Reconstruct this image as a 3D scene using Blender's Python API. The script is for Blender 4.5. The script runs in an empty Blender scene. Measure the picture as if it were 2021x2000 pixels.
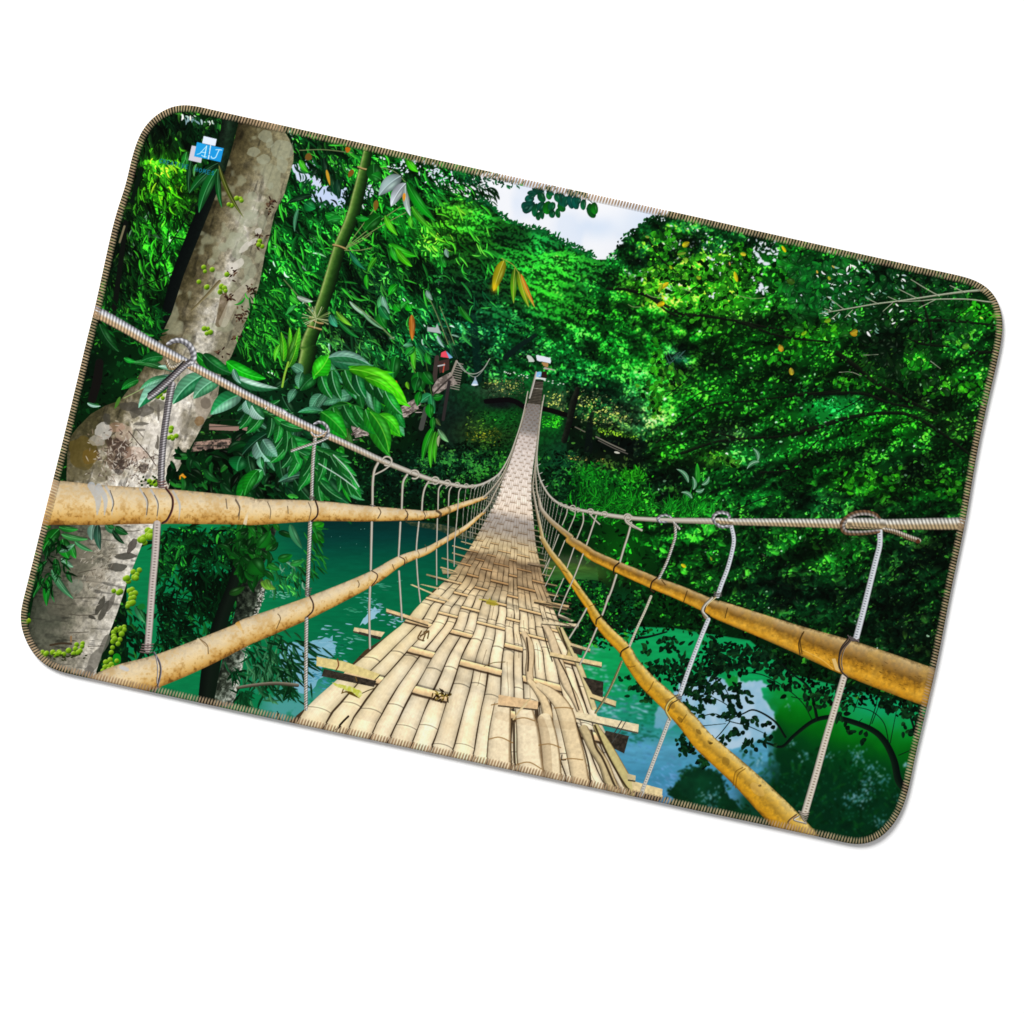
import bpy, math, random
import numpy as np

# ---------------------------------------------------------------- camera, light, exposure
S = 0.00035                      # metres per ink dot
scene = bpy.context.scene
TOP = 0.0034                     # height of the printed cloth above the ground
cam_d = bpy.data.cameras.new('camera'); cam = bpy.data.objects.new('camera', cam_d); scene.collection.objects.link(cam)
CAM_H = 1.9
cam.location = (0, 0, CAM_H); cam.rotation_euler = (0, 0, 0)
cam_d.sensor_width = 36.0; cam_d.lens = 36.0*(CAM_H-TOP)/(2021*S)
cam_d.clip_start = .05; cam_d.clip_end = 100
scene.camera = cam
world = bpy.data.worlds.new('World'); scene.world = world; world.use_nodes = True
bg = world.node_tree.nodes['Background']; bg.inputs[0].default_value = (1, 1, 1, 1); bg.inputs[1].default_value = .46
def lamp(name, loc, size, power):
    d = bpy.data.lights.new(name, 'AREA'); d.shape = 'DISK'; d.size = size; d.energy = power; d.color = (1, .995, .985)
    o = bpy.data.objects.new(name, d); scene.collection.objects.link(o); o.location = loc
    v = -o.location; o.rotation_euler = v.to_track_quat('-Z', 'Y').to_euler(); return o
lamp('softbox_lamp', (-2.2, 3.6, 3.1), 2.7, 440)
scene.view_settings.view_transform = 'Standard'; scene.view_settings.look = 'None'
scene.view_settings.exposure = 0; scene.view_settings.gamma = 1; scene.view_settings.use_curve_mapping = False
scene.cycles.max_bounces = 6
LIGHT = 1.39                     # what a white surface reflects under this light

# ---------------------------------------------------------------- materials and helpers
def material(name, rough=.8, attr=None, col=(.8, .8, .8), spec=.05, weave=0.0, noise=0.0):
    m = bpy.data.materials.new(name); m.use_nodes = True; nt = m.node_tree; b = nt.nodes['Principled BSDF']
    b.inputs['Roughness'].default_value = rough; b.inputs['Specular IOR Level'].default_value = spec
    b.inputs['Base Color'].default_value = (*col, 1)
    if attr:
        a = nt.nodes.new('ShaderNodeVertexColor'); a.layer_name = attr; nt.links.new(a.outputs['Color'], b.inputs['Base Color'])
    if noise:
        n = nt.nodes.new('ShaderNodeTexNoise'); n.inputs['Scale'].default_value = 900
        r = nt.nodes.new('ShaderNodeMixRGB'); r.inputs[0].default_value = noise; r.inputs[1].default_value = (*col, 1)
        nt.links.new(n.outputs['Fac'], r.inputs[2]); nt.links.new(r.outputs[0], b.inputs['Base Color'])
    if weave:
        tc = nt.nodes.new('ShaderNodeTexCoord'); n = nt.nodes.new('ShaderNodeTexNoise'); n.inputs['Scale'].default_value = 1400; n.inputs['Detail'].default_value = 2
        bp = nt.nodes.new('ShaderNodeBump'); bp.inputs['Strength'].default_value = weave; bp.inputs['Distance'].default_value = .0002
        nt.links.new(tc.outputs['Object'], n.inputs['Vector']); nt.links.new(n.outputs['Fac'], bp.inputs['Height']); nt.links.new(bp.outputs['Normal'], b.inputs['Normal'])
    return m
M_GROUND = material('white_paper', .9, col=(.93, .93, .935), spec=.0)
M_PRINT = material('printed_fabric', .85, attr='ink', weave=.12, spec=.03)
M_THREAD = material('overlock_thread', .8, attr='ink', spec=.05)
M_RUBBER = material('black_rubber', .7, col=(.02, .02, .022), spec=.2, noise=.02)

def mesh_object(name, verts, faces_flat, mat, parent=None, cols=None, nside=4, smooth=False):
    me = bpy.data.meshes.new(name)
    nf = len(faces_flat)//nside
    me.vertices.add(len(verts)); me.vertices.foreach_set('co', np.asarray(verts, np.float32).ravel())
    me.loops.add(nf*nside); me.loops.foreach_set('vertex_index', np.asarray(faces_flat, np.int32))
    me.polygons.add(nf); me.polygons.foreach_set('loop_start', np.arange(0, nf*nside, nside, dtype=np.int32))
    me.update(calc_edges=True)
    if cols is not None:
        a = me.color_attributes.new('ink', 'BYTE_COLOR' if False else 'FLOAT_COLOR', 'POINT')
        c = np.ones((len(verts), 4), np.float32); c[:, :3] = cols; a.data.foreach_set('color', c.ravel())
    if smooth: me.polygons.foreach_set('use_smooth', np.ones(nf, bool))
    me.materials.append(mat); me.validate(); me.update()
    o = bpy.data.objects.new(name, me); scene.collection.objects.link(o); o.parent = parent
    return o

# ---------------------------------------------------------------- the white ground
g = mesh_object('ground', [(-8, -8, 0), (8, -8, 0), (8, 8, 0), (-8, 8, 0)], [0, 1, 2, 3], M_GROUND)
g['kind'] = 'structure'; g['label'] = 'plain white surface under and around the mat'
# ---------------------------------------------------------------- printed picture
# The mat carries a printed picture.  It is drawn here stroke by stroke (leaves,
# canes, ropes, slats ...) on a sheet of ink dots and later becomes the coloured
# cloth mesh of the mat.  Units: ink dots, x to the right, y down the sheet.
SW, SH = 2021, 2000
rs = np.random.RandomState(7)
f32 = np.float32

ORI = dict(A=(200,180), B=(560,220), C=(920,320), D=(1240,380), E=(1560,480), F=(100,560), G=(480,600),
           H=(820,600), I=(1200,760), J=(1560,860), K=(20,920), L=(380,980), M=(720,940), N=(560,1200),
           O=(960,1180), P=(1360,1260))
ZS = 4.1565
def q(t, *p):
    o = ORI[t]
    a = np.array(p, float).reshape(-1, 2)
    return a/ZS + np.array(o, float)
def q1(t, x, y): return q(t, x, y)[0]

img = np.zeros((SH, SW, 3), f32)
ids = np.zeros((SH, SW), np.uint8)
PRINTS = ['']
def pid(name):
    PRINTS.append(name); return len(PRINTS)-1

YY, XX = np.mgrid[0:SH, 0:SW].astype(f32)

def vnoise(cx, cy, seed, h=SH, w=SW):
    r = np.random.RandomState(seed)
    ny, nx = int(h/cy)+3, int(w/cx)+3
    g = r.rand(ny, nx).astype(f32)
    y = np.arange(h, dtype=f32)/cy; x = np.arange(w, dtype=f32)/cx
    yi = y.astype(int); xi = x.astype(int)
    fy = y-yi; fx = x-xi
    fy = fy*fy*(3-2*fy); fx = fx*fx*(3-2*fx)
    gy = g[yi]*(1-fy)[:, None] + g[yi+1]*fy[:, None]
    return gy[:, xi]*(1-fx)[None] + gy[:, xi+1]*fx[None]
def fbm(c, seed, n=4):
    o = np.zeros((SH, SW), f32); a = 1.0; t = 0
    for k in range(n):
        o += a*vnoise(max(c/2**k, 1.01), max(c/2**k, 1.01), seed+k*13); t += a; a *= .55
    return o/t
N_FINE = fbm(5, 11, 3); N_MID = fbm(22, 23, 3); N_BIG = fbm(80, 31, 3); N_WHITE = np.random.RandomState(3).rand(SH, SW).astype(f32)

def rotnoise(cx, cy, ang, seed):
    r = np.random.RandomState(seed); g = r.rand(997).astype(f32)
    c, s = math.cos(ang), math.sin(ang)
    u = (XX*c+YY*s)/cx+400; v = (-XX*s+YY*c)/cy+400
    ui = u.astype(int); vi = v.astype(int); fu = u-ui; fv = v-vi
    fu = fu*fu*(3-2*fu); fv = fv*fv*(3-2*fv)
    h = lambda a, b: g[(a*131+b*717+a*b*3) % 997]
    return (h(ui, vi)*(1-fu)+h(ui+1, vi)*fu)*(1-fv)+(h(ui, vi+1)*(1-fu)+h(ui+1, vi+1)*fu)*fv
def masses(pts, ang, lo, hi, seed, sizes=((70, 22), (34, 11), (15, 6)), k=2.2, ids_ok=(0,)):
    """group leaves into light and deep masses of foliage (part of the printed picture)"""
    m = polymask(pts, False); x0, y0, x1, y1, a = m; sl = (slice(y0, y1), slice(x0, x1))
    n = 0; w = 0
    for j, (cx, cy) in enumerate(sizes):
        n = n+(.8**j)*rotnoise(cx, cy, ang, seed+j)[sl]; w += .8**j
    n = np.clip((n/w-.5)*k+.5, 0, 1)
    ok = (a > .5) & np.isin(ids[sl], ids_ok)
    f = lo+(hi-lo)*n*n*(3-2*n)
    f = np.where(ok, f, 1)[..., None]
    sub = img[sl]; sub *= np.concatenate([f**1.15, f, f**1.05], -1)
    np.clip(sub, 0, 250, out=sub)

def clipbox(x0, y0, x1, y1):
    return max(int(x0), 0), max(int(y0), 0), min(int(x1)+1, SW), min(int(y1)+1, SH)

def put(x0, y0, x1, y1, a, col, i=None):
    """lay colour (constant or array) over the box with coverage a"""
    sub = img[y0:y1, x0:x1]
    c = np.asarray(col, f32)
    sub += a[..., None]*(c-sub)
    if i is not None:
        s = ids[y0:y1, x0:x1]; s[a > .5] = i

def blob(x, y, rx, ry, col, op=1.0, rot=0.0, p=2.0):
    R = max(rx, ry)*1.9
    x0, y0, x1, y1 = clipbox(x-R, y-R, x+R, y+R)
    if x1 <= x0 or y1 <= y0: return
    dx = XX[y0:y1, x0:x1]-x; dy = YY[y0:y1, x0:x1]-y
    c, s = math.cos(rot), math.sin(rot)
    d = ((dx*c+dy*s)/rx)**2+((-dx*s+dy*c)/ry)**2
    put(x0, y0, x1, y1, op*np.exp(-d**(p/2)), col)

def polymask(pts, soft=True):
    pts = np.asarray(pts, float)
    x0, y0, x1, y1 = clipbox(pts[:, 0].min()-1, pts[:, 1].min()-1, pts[:, 0].max()+1, pts[:, 1].max()+1)
    if x1 <= x0 or y1 <= y0: return None
    n = 3 if soft else 1
    W = (x1-x0)*n
    xs = x0-.5+(np.arange(W)+.5)/n
    out = np.zeros(((y1-y0)*n, W), f32)
    P = pts; Q = np.roll(pts, -1, 0)
    for k in range((y1-y0)*n):
        y = y0-.5+(k+.5)/n
        m = (P[:, 1] <= y) != (Q[:, 1] <= y)
        if not m.any(): continue
        xc = np.sort(P[m, 0]+(y-P[m, 1])*(Q[m, 0]-P[m, 0])/(Q[m, 1]-P[m, 1]))
        for j in range(0, len(xc)-1, 2):
            a = np.searchsorted(xs, xc[j]); b = np.searchsorted(xs, xc[j+1])
            out[k, a:b] = 1
    out = out.reshape(y1-y0, n, x1-x0, n).mean((1, 3))
    return x0, y0, x1, y1, out

def poly(pts, col, i=None, op=1.0):
    m = polymask(pts)
    if m is None: return
    x0, y0, x1, y1, a = m
    if callable(col): col = col(XX[y0:y1, x0:x1], YY[y0:y1, x0:x1], (slice(y0, y1), slice(x0, x1)))
    put(x0, y0, x1, y1, a*op, col, i)

def spline(pts, step=2.0):
    P = np.asarray(pts, float)
    if len(P) == 2:
        n = max(2, int(np.hypot(*(P[1]-P[0])[:2])/step)); t = np.linspace(0, 1, n)[:, None]
        return P[0]*(1-t)+P[1]*t
    E = np.vstack([2*P[0]-P[1], P, 2*P[-1]-P[-2]])
    out = []
    for k in range(1, len(E)-2):
        a, b, c, d = E[k-1], E[k], E[k+1], E[k+2]
        n = max(2, int(np.hypot(*(c-b)[:2])/step)); t = np.linspace(0, 1, n, endpoint=False)[:, None]
        out.append(.5*(2*b+(c-a)*t+(2*a-5*b+4*c-d)*t*t+(3*b-a-3*c+d)*t**3))
    out.append(P[-1:])
    return np.vstack(out)

def tube(pts, hw, shade, i=None, op=1.0, step=3.0, hard=False):
    """a round cane / rope / stem along pts; hw = half width(s); shade(S, V, sl) -> colour"""
    P = np.asarray(pts, float); hw = np.broadcast_to(np.asarray(hw, float), (len(P),))
    C = spline(np.column_stack([P, hw]), step)
    c, w = C[:, :2], C[:, 2]
    seg = np.hypot(*(c[1:]-c[:-1]).T); S0 = np.concatenate([[0], np.cumsum(seg)])
    R = w.max()+2
    x0, y0, x1, y1 = clipbox(c[:, 0].min()-R, c[:, 1].min()-R, c[:, 0].max()+R, c[:, 1].max()+R)
    if x1 <= x0 or y1 <= y0: return
    D = np.full((y1-y0, x1-x0), 1e9, f32); S = np.zeros_like(D); V = np.zeros_like(D); Wd = np.ones_like(D)
    for k in range(len(c)-1):
        a, b = c[k], c[k+1]; L = seg[k]
        if L < 1e-6: continue
        r = max(w[k], w[k+1])+2
        u0, v0, u1, v1 = clipbox(min(a[0], b[0])-r, min(a[1], b[1])-r, max(a[0], b[0])+r, max(a[1], b[1])+r)
        u0 = max(u0, x0); v0 = max(v0, y0); u1 = min(u1, x1); v1 = min(v1, y1)
        if u1 <= u0 or v1 <= v0: continue
        dx = XX[v0:v1, u0:u1]-a[0]; dy = YY[v0:v1, u0:u1]-a[1]
        d = (b-a)/L
        t = dx*d[0]+dy*d[1]
        lo = 0.0 if (k > 0 or not hard) else 0.0
        tc = np.clip(t, 0, L)
        v = -dx*d[1]+dy*d[0]
        dist = np.hypot(dx-tc*d[0], dy-tc*d[1])
        sl = (slice(v0-y0, v1-y0), slice(u0-x0, u1-x0))
        if hard and k == 0: dist = np.where(t < -.5, 1e6, dist)
        if hard and k == len(c)-2: dist = np.where(t > L+.5, 1e6, dist)
        m = dist < D[sl]
        D[sl][m] = dist[m]; S[sl][m] = (S0[k]+tc)[m]; V[sl][m] = v[m]; Wd[sl][m] = (w[k]+(w[k+1]-w[k])*tc/L)[m]
    A = np.clip(Wd-D+.5, 0, 1)*np.clip(Wd*2, 0, 1)
    A[D > 1e8] = 0
    sl = (slice(y0, y1), slice(x0, x1))
    col = shade(S, np.clip(V/np.maximum(Wd, .3), -1, 1), sl) if callable(shade) else shade
    put(x0, y0, x1, y1, A*op, col, i)

def line(pts, hw, col, i=None, op=1.0): tube(pts, hw, col, i, op, step=4.0)

def ramp(v, stops):
    """piecewise linear colour ramp"""
    xs = [s[0] for s in stops]; cs = np.array([s[1] for s in stops], f32)
    return np.stack([np.interp(v, xs, cs[:, k]) for k in range(3)], -1).astype(f32)

def leaf(x, y, L, W, ang, c1, c2=None, bend=0.0, op=1.0, i=None, rib=None, tip=.75, veins=0):
    c, s = math.cos(ang), math.sin(ang)
    ex, ey = x+L*c, y+L*s
    px, py = x+.5*L*c-bend*L*s, y+.5*L*s+bend*L*c
    W = W*.5
    x0, y0, x1, y1 = clipbox(min(x, ex, px)-W-1, min(y, ey, py)-W-1, max(x, ex, px)+W+2, max(y, ey, py)+W+2)
    if x1 <= x0 or y1 <= y0: return
    dx = np.arange(x0, x1, dtype=f32)[None]-x; dy = np.arange(y0, y1, dtype=f32)[:, None]-y
    u = (dx*c+dy*s)/L; uc = np.clip(u, 0, 1)
    v = -dx*s+dy*c-bend*L*4*uc*(1-uc)
    um = .55/(.55+tip)
    w = W/(um**.55*(1-um)**tip)*uc**.55*(1-uc)**tip
    a = np.clip(w-np.abs(v)+.5, 0, 1)*((u > 0) & (u < 1))*op
    if c2 is None: put(x0, y0, x1, y1, a, c1, i); return
    col = np.where((v > 0)[..., None], np.asarray(c1, f32), np.asarray(c2, f32))
    if veins:
        z = np.sin((uc*veins-np.abs(v)/W*1.3)*6.283)
        col = col*(1+.08*z[..., None])
    if W > 5:
        n_ = np.abs(v)/np.maximum(w, .5)
        col = col*(.80+.34*uc-.22*n_**3+.12*np.sin(uc*5+x))[..., None]
        col = col+(np.exp(-((n_-.45)/.22)**2-((uc-.45)/.2)**2)*(v < 0))[..., None]*np.array([46, 52, 44], f32)
    if rib is not None:
        r = np.clip(max(.6, W*.07)+.5-np.abs(v), 0, 1)[..., None]
        col = col+(np.asarray(rib, f32)-col)*r*.8
    put(x0, y0, x1, y1, a, col, i)

def lf(t, x0, y0, x1, y1, w, c1, c2=None, bend=0.0, rib=None, veins=0, i=None, tip=.85):
    a, b = q(t, x0, y0, x1, y1)
    d = b-a
    leaf(a[0], a[1], float(np.hypot(*d)), w/ZS*1.05, math.atan2(d[1], d[0]), c1, c2, bend, 1, i, rib, tip, veins)

def inside(pts, n):
    """n random points inside a polygon"""
    m = polymask(pts, False)
    x0, y0, x1, y1, a = m
    yy, xx = np.nonzero(a > .5)
    k = rs.randint(0, len(xx), n)
    return xx[k]+x0+rs.rand(n), yy[k]+y0+rs.rand(n)

def hue(c, t):
    """a printed leaf tone: t<1 deeper, t>1 lighter and yellower"""
    c = np.asarray(c, f32)
    if t <= 1: return c*np.array([t*t, t, t*t**.5], f32)
    e = t-1
    return np.clip(c*np.array([1+.9*e, 1+.75*e, 1+.35*e], f32)+np.array([34*e, 34*e, 8*e], f32), 0, 250)

def scatter(pts, n, L, asp, ang, spread, tone=(1.0, .42), op=1.0, clump=1.1, pale=0.0, two=False, deep=0.0, col=None, i=0):
    xs, ys = inside(pts, n)
    for k in range(n):
        x, y = xs[k], ys[k]
        xi, yi = min(int(x), SW-1), min(int(y), SH-1)
        b = UNDER[yi, xi] if col is None else col
        t = tone[0]*math.exp(tone[1]*rs.randn()+clump*2*(N_MID[yi, xi]-.5))
        if deep and rs.rand() < deep: t *= .22
        t = min(t, 2.3)
        c = hue(b, t)
        if pale and rs.rand() < pale: c = c*.35+np.array([175, 215, 195], f32)*.65
        l = L[0]+(L[1]-L[0])*rs.rand()**1.6
        a = ang+spread*rs.randn()
        leaf(x, y, l, max(1.3, l*asp*(.8+.4*rs.rand())), a, c, c*.72 if two else None, .12*rs.randn(), op, i)

# ---- the mat's outline (corner arcs included), clockwise from the top left
OUT = np.array([(224,440),(248,363),(258,318),(267,288),(279,258),(299,233.5),(325,215.5),(352,206.5),(378,207.5),(410,214.5),
 (455,224.7),(551,246),(657,269.5),(791,299.5),(921,328.5),(1161,381.3),(1378,429),(1481,452.5),(1698,501),(1801,524),(1880,541),
 (1916,549.8),(1945,563.5),(1964,582.5),(1975,607),(1979.8,636),(1977.4,670),(1966.6,723),(1945,816),(1925.7,912),(1906.4,1026),
 (1877.6,1165),(1850,1307),(1822,1429),(1807.5,1490),(1793,1560),(1778.6,1603),(1757,1637),(1730.5,1659),(1701,1668),(1677,1665.5),
 (1600,1648.5),(1480,1622.5),(1360,1597),(1248,1572),(1104,1541),(960,1510),(752,1465),(560,1423.7),(380,1384.5),(333,1374),(188,1342),
 (123,1327.5),(102,1320.5),(82,1308.5),(65.5,1292.5),(51.5,1267.5),(42,1243),(39,1221),(41.5,1200),(51.3,1161),(75.3,1064),(87.4,1014),
 (104.5,946),(124,868),(148.5,765),(172,666),(189,597)], float)
OUT = OUT*[SW/2021, SH/2000]

# ---- first wash: broad colours of every area
img[:] = (5, 52, 14)
WASH = [  # tile, x, y, rx, ry, colour, opacity
 ('A',250,600,260,500,(3,26,10),.9),('A',600,300,450,190,(4,34,14),.95),('A',520,760,230,300,(62,165,8),1),('A',480,640,120,120,(80,175,30),.7),
 ('A',450,1300,260,420,(12,105,18),.9),('A',300,1600,260,300,(5,62,14),.8),('A',120,1250,120,600,(4,24,9),.9),
 ('A',1700,1300,330,600,(6,80,24),.9),('A',1750,420,250,230,(10,75,28),.9),('A',1650,950,200,200,(10,110,40),.8),
 ('B',150,1100,260,500,(6,82,24),.9),('B',250,900,200,120,(20,120,40),.7),('B',900,700,500,420,(14,112,26),.95),('B',1000,520,300,220,(14,100,30),.8),
 ('B',1250,620,260,260,(10,96,32),.8),('B',1400,950,260,230,(78,165,24),.95),('B',1700,930,260,200,(30,150,44),.9),('B',1550,1080,120,70,(150,190,60),.6),
 ('B',1100,1350,300,200,(6,70,22),.8),('B',720,1400,160,140,(3,26,20),.85),('B',1500,1350,300,220,(5,66,30),.9),('B',1700,1650,320,300,(4,62,36),.95),
 ('B',1050,1600,280,250,(8,78,28),.8),('B',500,1600,300,250,(8,80,28),.8),
 ('C',150,700,380,260,(40,160,34),.95),('C',500,800,420,230,(22,140,40),.95),('C',850,830,300,140,(36,150,36),.9),('C',350,600,160,100,(10,96,44),.7),('C',620,640,150,90,(8,100,50),.8),
 ('C',100,1150,300,330,(5,72,40),.9),('C',420,1150,260,200,(6,84,36),.9),('C',700,1050,300,180,(30,140,28),.9),('C',450,1500,420,250,(5,80,40),.95),('C',150,1600,230,300,(4,52,34),.9),
 ('C',650,1480,120,140,(4,26,22),.9),('C',830,1450,250,260,(20,130,28),.8),('C',1150,1000,330,230,(5,66,24),.95),('C',1300,800,240,200,(8,84,26),.95),
 ('C',1250,1300,420,260,(6,84,16),.95),('C',1100,1560,330,260,(8,98,24),.95),('C',1500,1300,200,120,(5,60,14),.9),('C',1650,700,260,180,(70,170,30),.85),
 ('C',1650,1000,260,200,(58,158,20),.85),('C',1560,1600,160,300,(36,160,28),.85),('C',1700,1560,130,130,(6,60,40),.9),('C',900,1720,300,160,(5,72,32),.9),
 ('D',850,350,320,110,(5,52,24),.95),('D',250,420,200,140,(70,180,28),.85),('D',600,620,380,210,(60,165,26),.95),('D',200,780,230,150,(70,175,24),.9),('D',700,900,330,200,(52,155,22),.9),
 ('D',1300,640,260,220,(14,110,22),.95),('D',1650,640,300,220,(8,92,28),.95),('D',1500,850,300,160,(6,76,30),.9),('D',1200,950,200,130,(30,130,24),.8),('D',950,1060,500,60,(10,26,12),.8),
 ('D',300,1100,350,120,(6,66,10),.9),('D',700,1250,400,170,(10,92,14),.9),('D',200,1500,160,350,(22,140,32),.85),('D',100,1750,200,230,(8,88,36),.9),('D',380,1360,110,80,(8,44,40),.95),
 ('D',900,1450,420,150,(4,48,10),.9),('D',1200,1250,330,200,(7,68,12),.9),('D',1550,1150,280,120,(30,130,20),.8),('D',1650,1450,300,300,(5,56,12),.9),('D',700,1680,420,160,(6,62,12),.9),
 ('D',1300,1720,520,170,(8,92,20),.9),('D',1700,1760,260,120,(14,130,64),.8),('D',250,1870,230,120,(40,70,44),.7),
 ('E',300,350,360,260,(8,92,26),.9),('E',900,300,420,130,(5,60,22),.9),('E',1300,330,260,90,(5,50,18),.9),('E',1550,580,180,100,(30,150,20),.9),('E',1100,650,220,160,(8,84,22),.8),
 ('E',900,900,360,280,(2,20,6),.95),('E',1040,1000,110,160,(20,140,20),.95),('E',700,1150,120,60,(24,120,20),.6),('E',1400,820,200,140,(10,82,22),.85),('E',1450,1130,230,160,(24,120,26),.85),
 ('E',350,1050,260,200,(6,60,10),.9),('E',280,1350,260,140,(16,128,56),.8),('E',800,1500,430,160,(12,110,16),.85),('E',1100,1250,220,160,(4,24,8),.85),('E',1300,1500,220,160,(14,50,14),.8),
 ('E',700,1760,360,120,(4,42,20),.9),('E',200,1700,220,160,(10,110,28),.85),('E',1300,1750,260,120,(8,72,16),.8),
 ('I',150,250,210,190,(44,78,52),.9),('I',120,420,130,60,(40,84,20),.8),('I',200,560,300,180,(3,16,12),.95),('I',450,750,220,170,(3,28,16),.9),('I',700,200,360,200,(8,82,14),.9),
 ('I',480,550,160,160,(18,104,18),.85),('I',1000,400,170,90,(60,92,64),.6),('I',1300,200,420,160,(7,72,14),.9),('I',900,600,220,70,(62,150,30),.85),('I',1050,560,100,80,(14,110,40),.7),
 ('I',1300,650,300,150,(10,76,30),.85),('I',1650,700,320,230,(14,118,26),.9),('I',1100,850,360,160,(8,92,26),.9),('I',100,1000,250,200,(12,124,20),.95),('I',620,1000,220,110,(22,140,24),.9),
 ('I',400,950,130,90,(3,26,18),.9),('I',150,1350,260,200,(12,130,22),.95),('I',500,1400,260,260,(8,84,20),.9),('I',800,1350,300,260,(8,86,18),.9),('I',1300,1350,420,330,(4,52,14),.95),
 ('I',1650,1250,260,200,(6,72,14),.9),('I',1500,1700,520,230,(3,38,18),.95),('I',700,1650,260,160,(6,60,14),.9),('I',100,1800,180,120,(12,120,66),.85),('I',450,1800,160,140,(8,92,20),.9),
 ('J',700,200,520,170,(6,66,14),.9),('J',700,420,430,110,(24,124,20),.85),('J',950,300,260,130,(4,36,16),.9),('J',1300,400,180,160,(14,96,20),.85),('J',250,560,300,120,(5,56,24),.9),
 ('J',400,1000,420,200,(6,58,12),.95),('J',1000,1000,330,260,(3,32,14),.95),('J',700,1350,600,260,(3,36,14),.95),('J',1000,1650,400,200,(2,22,10),.95),('J',350,1000,120,60,(22,104,26),.6),
 ('G',150,250,260,300,(6,72,18),.9),('G',700,250,300,200,(16,72,34),.85),('G',900,350,200,150,(60,90,60),.5),('G',1250,350,330,330,(8,74,32),.9),('G',1600,300,260,260,(6,62,40),.9),
 ('G',300,900,330,260,(14,66,40),.9),('G',300,1300,420,260,(6,62,24),.95),('G',1150,900,150,260,(30,50,34),.5),('G',1650,1050,230,350,(14,26,20),.95),('G',1400,1350,360,160,(3,40,24),.95),
 ('G',1250,1500,420,200,(3,36,20),.95),('G',850,1450,200,180,(5,52,24),.85),
 ('H',330,1300,360,130,(4,48,26),.95),('H',250,950,260,160,(8,24,16),.95),('H',600,1050,260,130,(34,52,18),.85),('H',700,950,150,90,(10,76,20),.85),('H',650,700,180,90,(38,54,34),.9),
 ('H',700,820,150,50,(10,10,12),.95),('H',1120,950,120,100,(8,92,22),.8),('H',1180,800,120,100,(52,66,40),.8),('H',1300,950,90,260,(8,22,12),.9),('H',1550,1000,200,120,(30,56,28),.8),
 ('H',1500,1300,300,90,(30,40,20),.85),('H',1350,1200,250,90,(16,30,16),.9),('H',1650,1150,230,80,(5,14,12),.95),('H',1200,1350,180,230,(4,50,26),.95),('H',1550,1500,240,150,(10,104,26),.9),
 ('H',1780,1420,110,50,(26,130,20),.9),('H',1800,1650,150,120,(20,130,22),.85),('H',900,420,260,220,(10,98,34),.85),('H',480,300,160,260,(5,56,36),.9),('H',870,380,160,90,(5,34,26),.85),
 ('H',1250,420,230,200,(8,90,34),.9),('H',1650,380,260,220,(12,100,24),.9),('H',1500,750,240,150,(8,66,34),.9),('H',200,700,130,150,(10,30,22),.8),('H',1350,1650,300,120,(4,44,22),.95),
 ('F',450,300,200,300,(5,56,14),.9),('F',300,700,230,200,(3,26,10),.95),('F',700,750,260,120,(8,84,26),.9),('F',1800,300,200,300,(8,80,22),.9),('F',1600,900,260,160,(12,70,34),.9),
 ('F',1500,1450,400,260,(6,62,20),.95),('F',1250,1150,200,120,(30,60,30),.7),
 ('K',350,700,260,260,(8,74,24),.8),('K',1500,700,420,300,(6,100,46),.95),('K',1000,1300,170,300,(3,30,14),.95),
]
for t, x, y, rx, ry, c, o in WASH:
    X, Y = q1(t, x, y); blob(X, Y, rx/ZS, ry/ZS, c, o, 0, 2.6)
UNDER = img.copy()
UNDER = np.clip(UNDER*np.array([1.0, 1.10, 1.12], f32)+np.array([2, 3, 3], f32), 0, 255)
img *= np.array([.45, .58, .48], f32)

def soften(pts, r, op=1.0, idok=None):
    """blur printed ink inside an outline (out-of-focus parts of the picture)"""
    m = polymask(pts, False)
    x0, y0, x1, y1, a = m; sl = (slice(y0, y1), slice(x0, x1)); s_ = img[sl]
    P = np.pad(s_, ((r+1, r), (r+1, r), (0, 0)), 'edge').astype(np.float64).cumsum(0).cumsum(1); k = 2*r+1
    b = (P[k:, k:]-P[:-k, k:]-P[k:, :-k]+P[:-k, :-k])/k**2
    a = a*op
    if idok is not None: a = a*np.isin(ids[sl], idok)
    s_ += a[..., None]*(b.astype(f32)-s_)
def jag(pts, amp, seed, step=6):
    """a leafy, ragged version of an outline"""
    P = np.asarray(pts, float); P = np.vstack([P, P[:1]])
    out = []; r = np.random.RandomState(seed)
    for a, b in zip(P[:-1], P[1:]):
        n = max(1, int(np.hypot(*(b-a))/step))
        for k in range(n): out.append(a+(b-a)*k/n+r.randn(2)*amp)
    return np.array(out)

ID_SKY = pid('printed_sky'); ID_WATER = pid('printed_river'); ID_HILL = pid('printed_wooded_hill')
ID_BANK = pid('printed_river_bank'); ID_FAR = pid('printed_far_bridge'); ID_HUT = pid('printed_hut')
ID_STAIR = pid('printed_staircase'); ID_LAMP = pid('printed_hanging_lamp'); ID_TRUNK = pid('printed_tree_trunk')
ID_DARKTRUNK = pid('printed_shaded_trunk'); ID_STUMP = pid('printed_mossy_trunk'); ID_CANE = pid('printed_bamboo_cane'); ID_BROAD = pid('printed_broad_leaves')
ID_FIG = pid('printed_green_figs'); ID_BRANCH = pid('printed_bare_branch'); ID_OVER = pid('printed_leafy_branch'); ID_BOUGH = pid('printed_dark_bough')
ID_YEL = pid('printed_yellow_leaves'); ID_SPRIG = pid('printed_bamboo_sprig'); ID_FERN = pid('printed_fern_clump')

ALL = OUT
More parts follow.
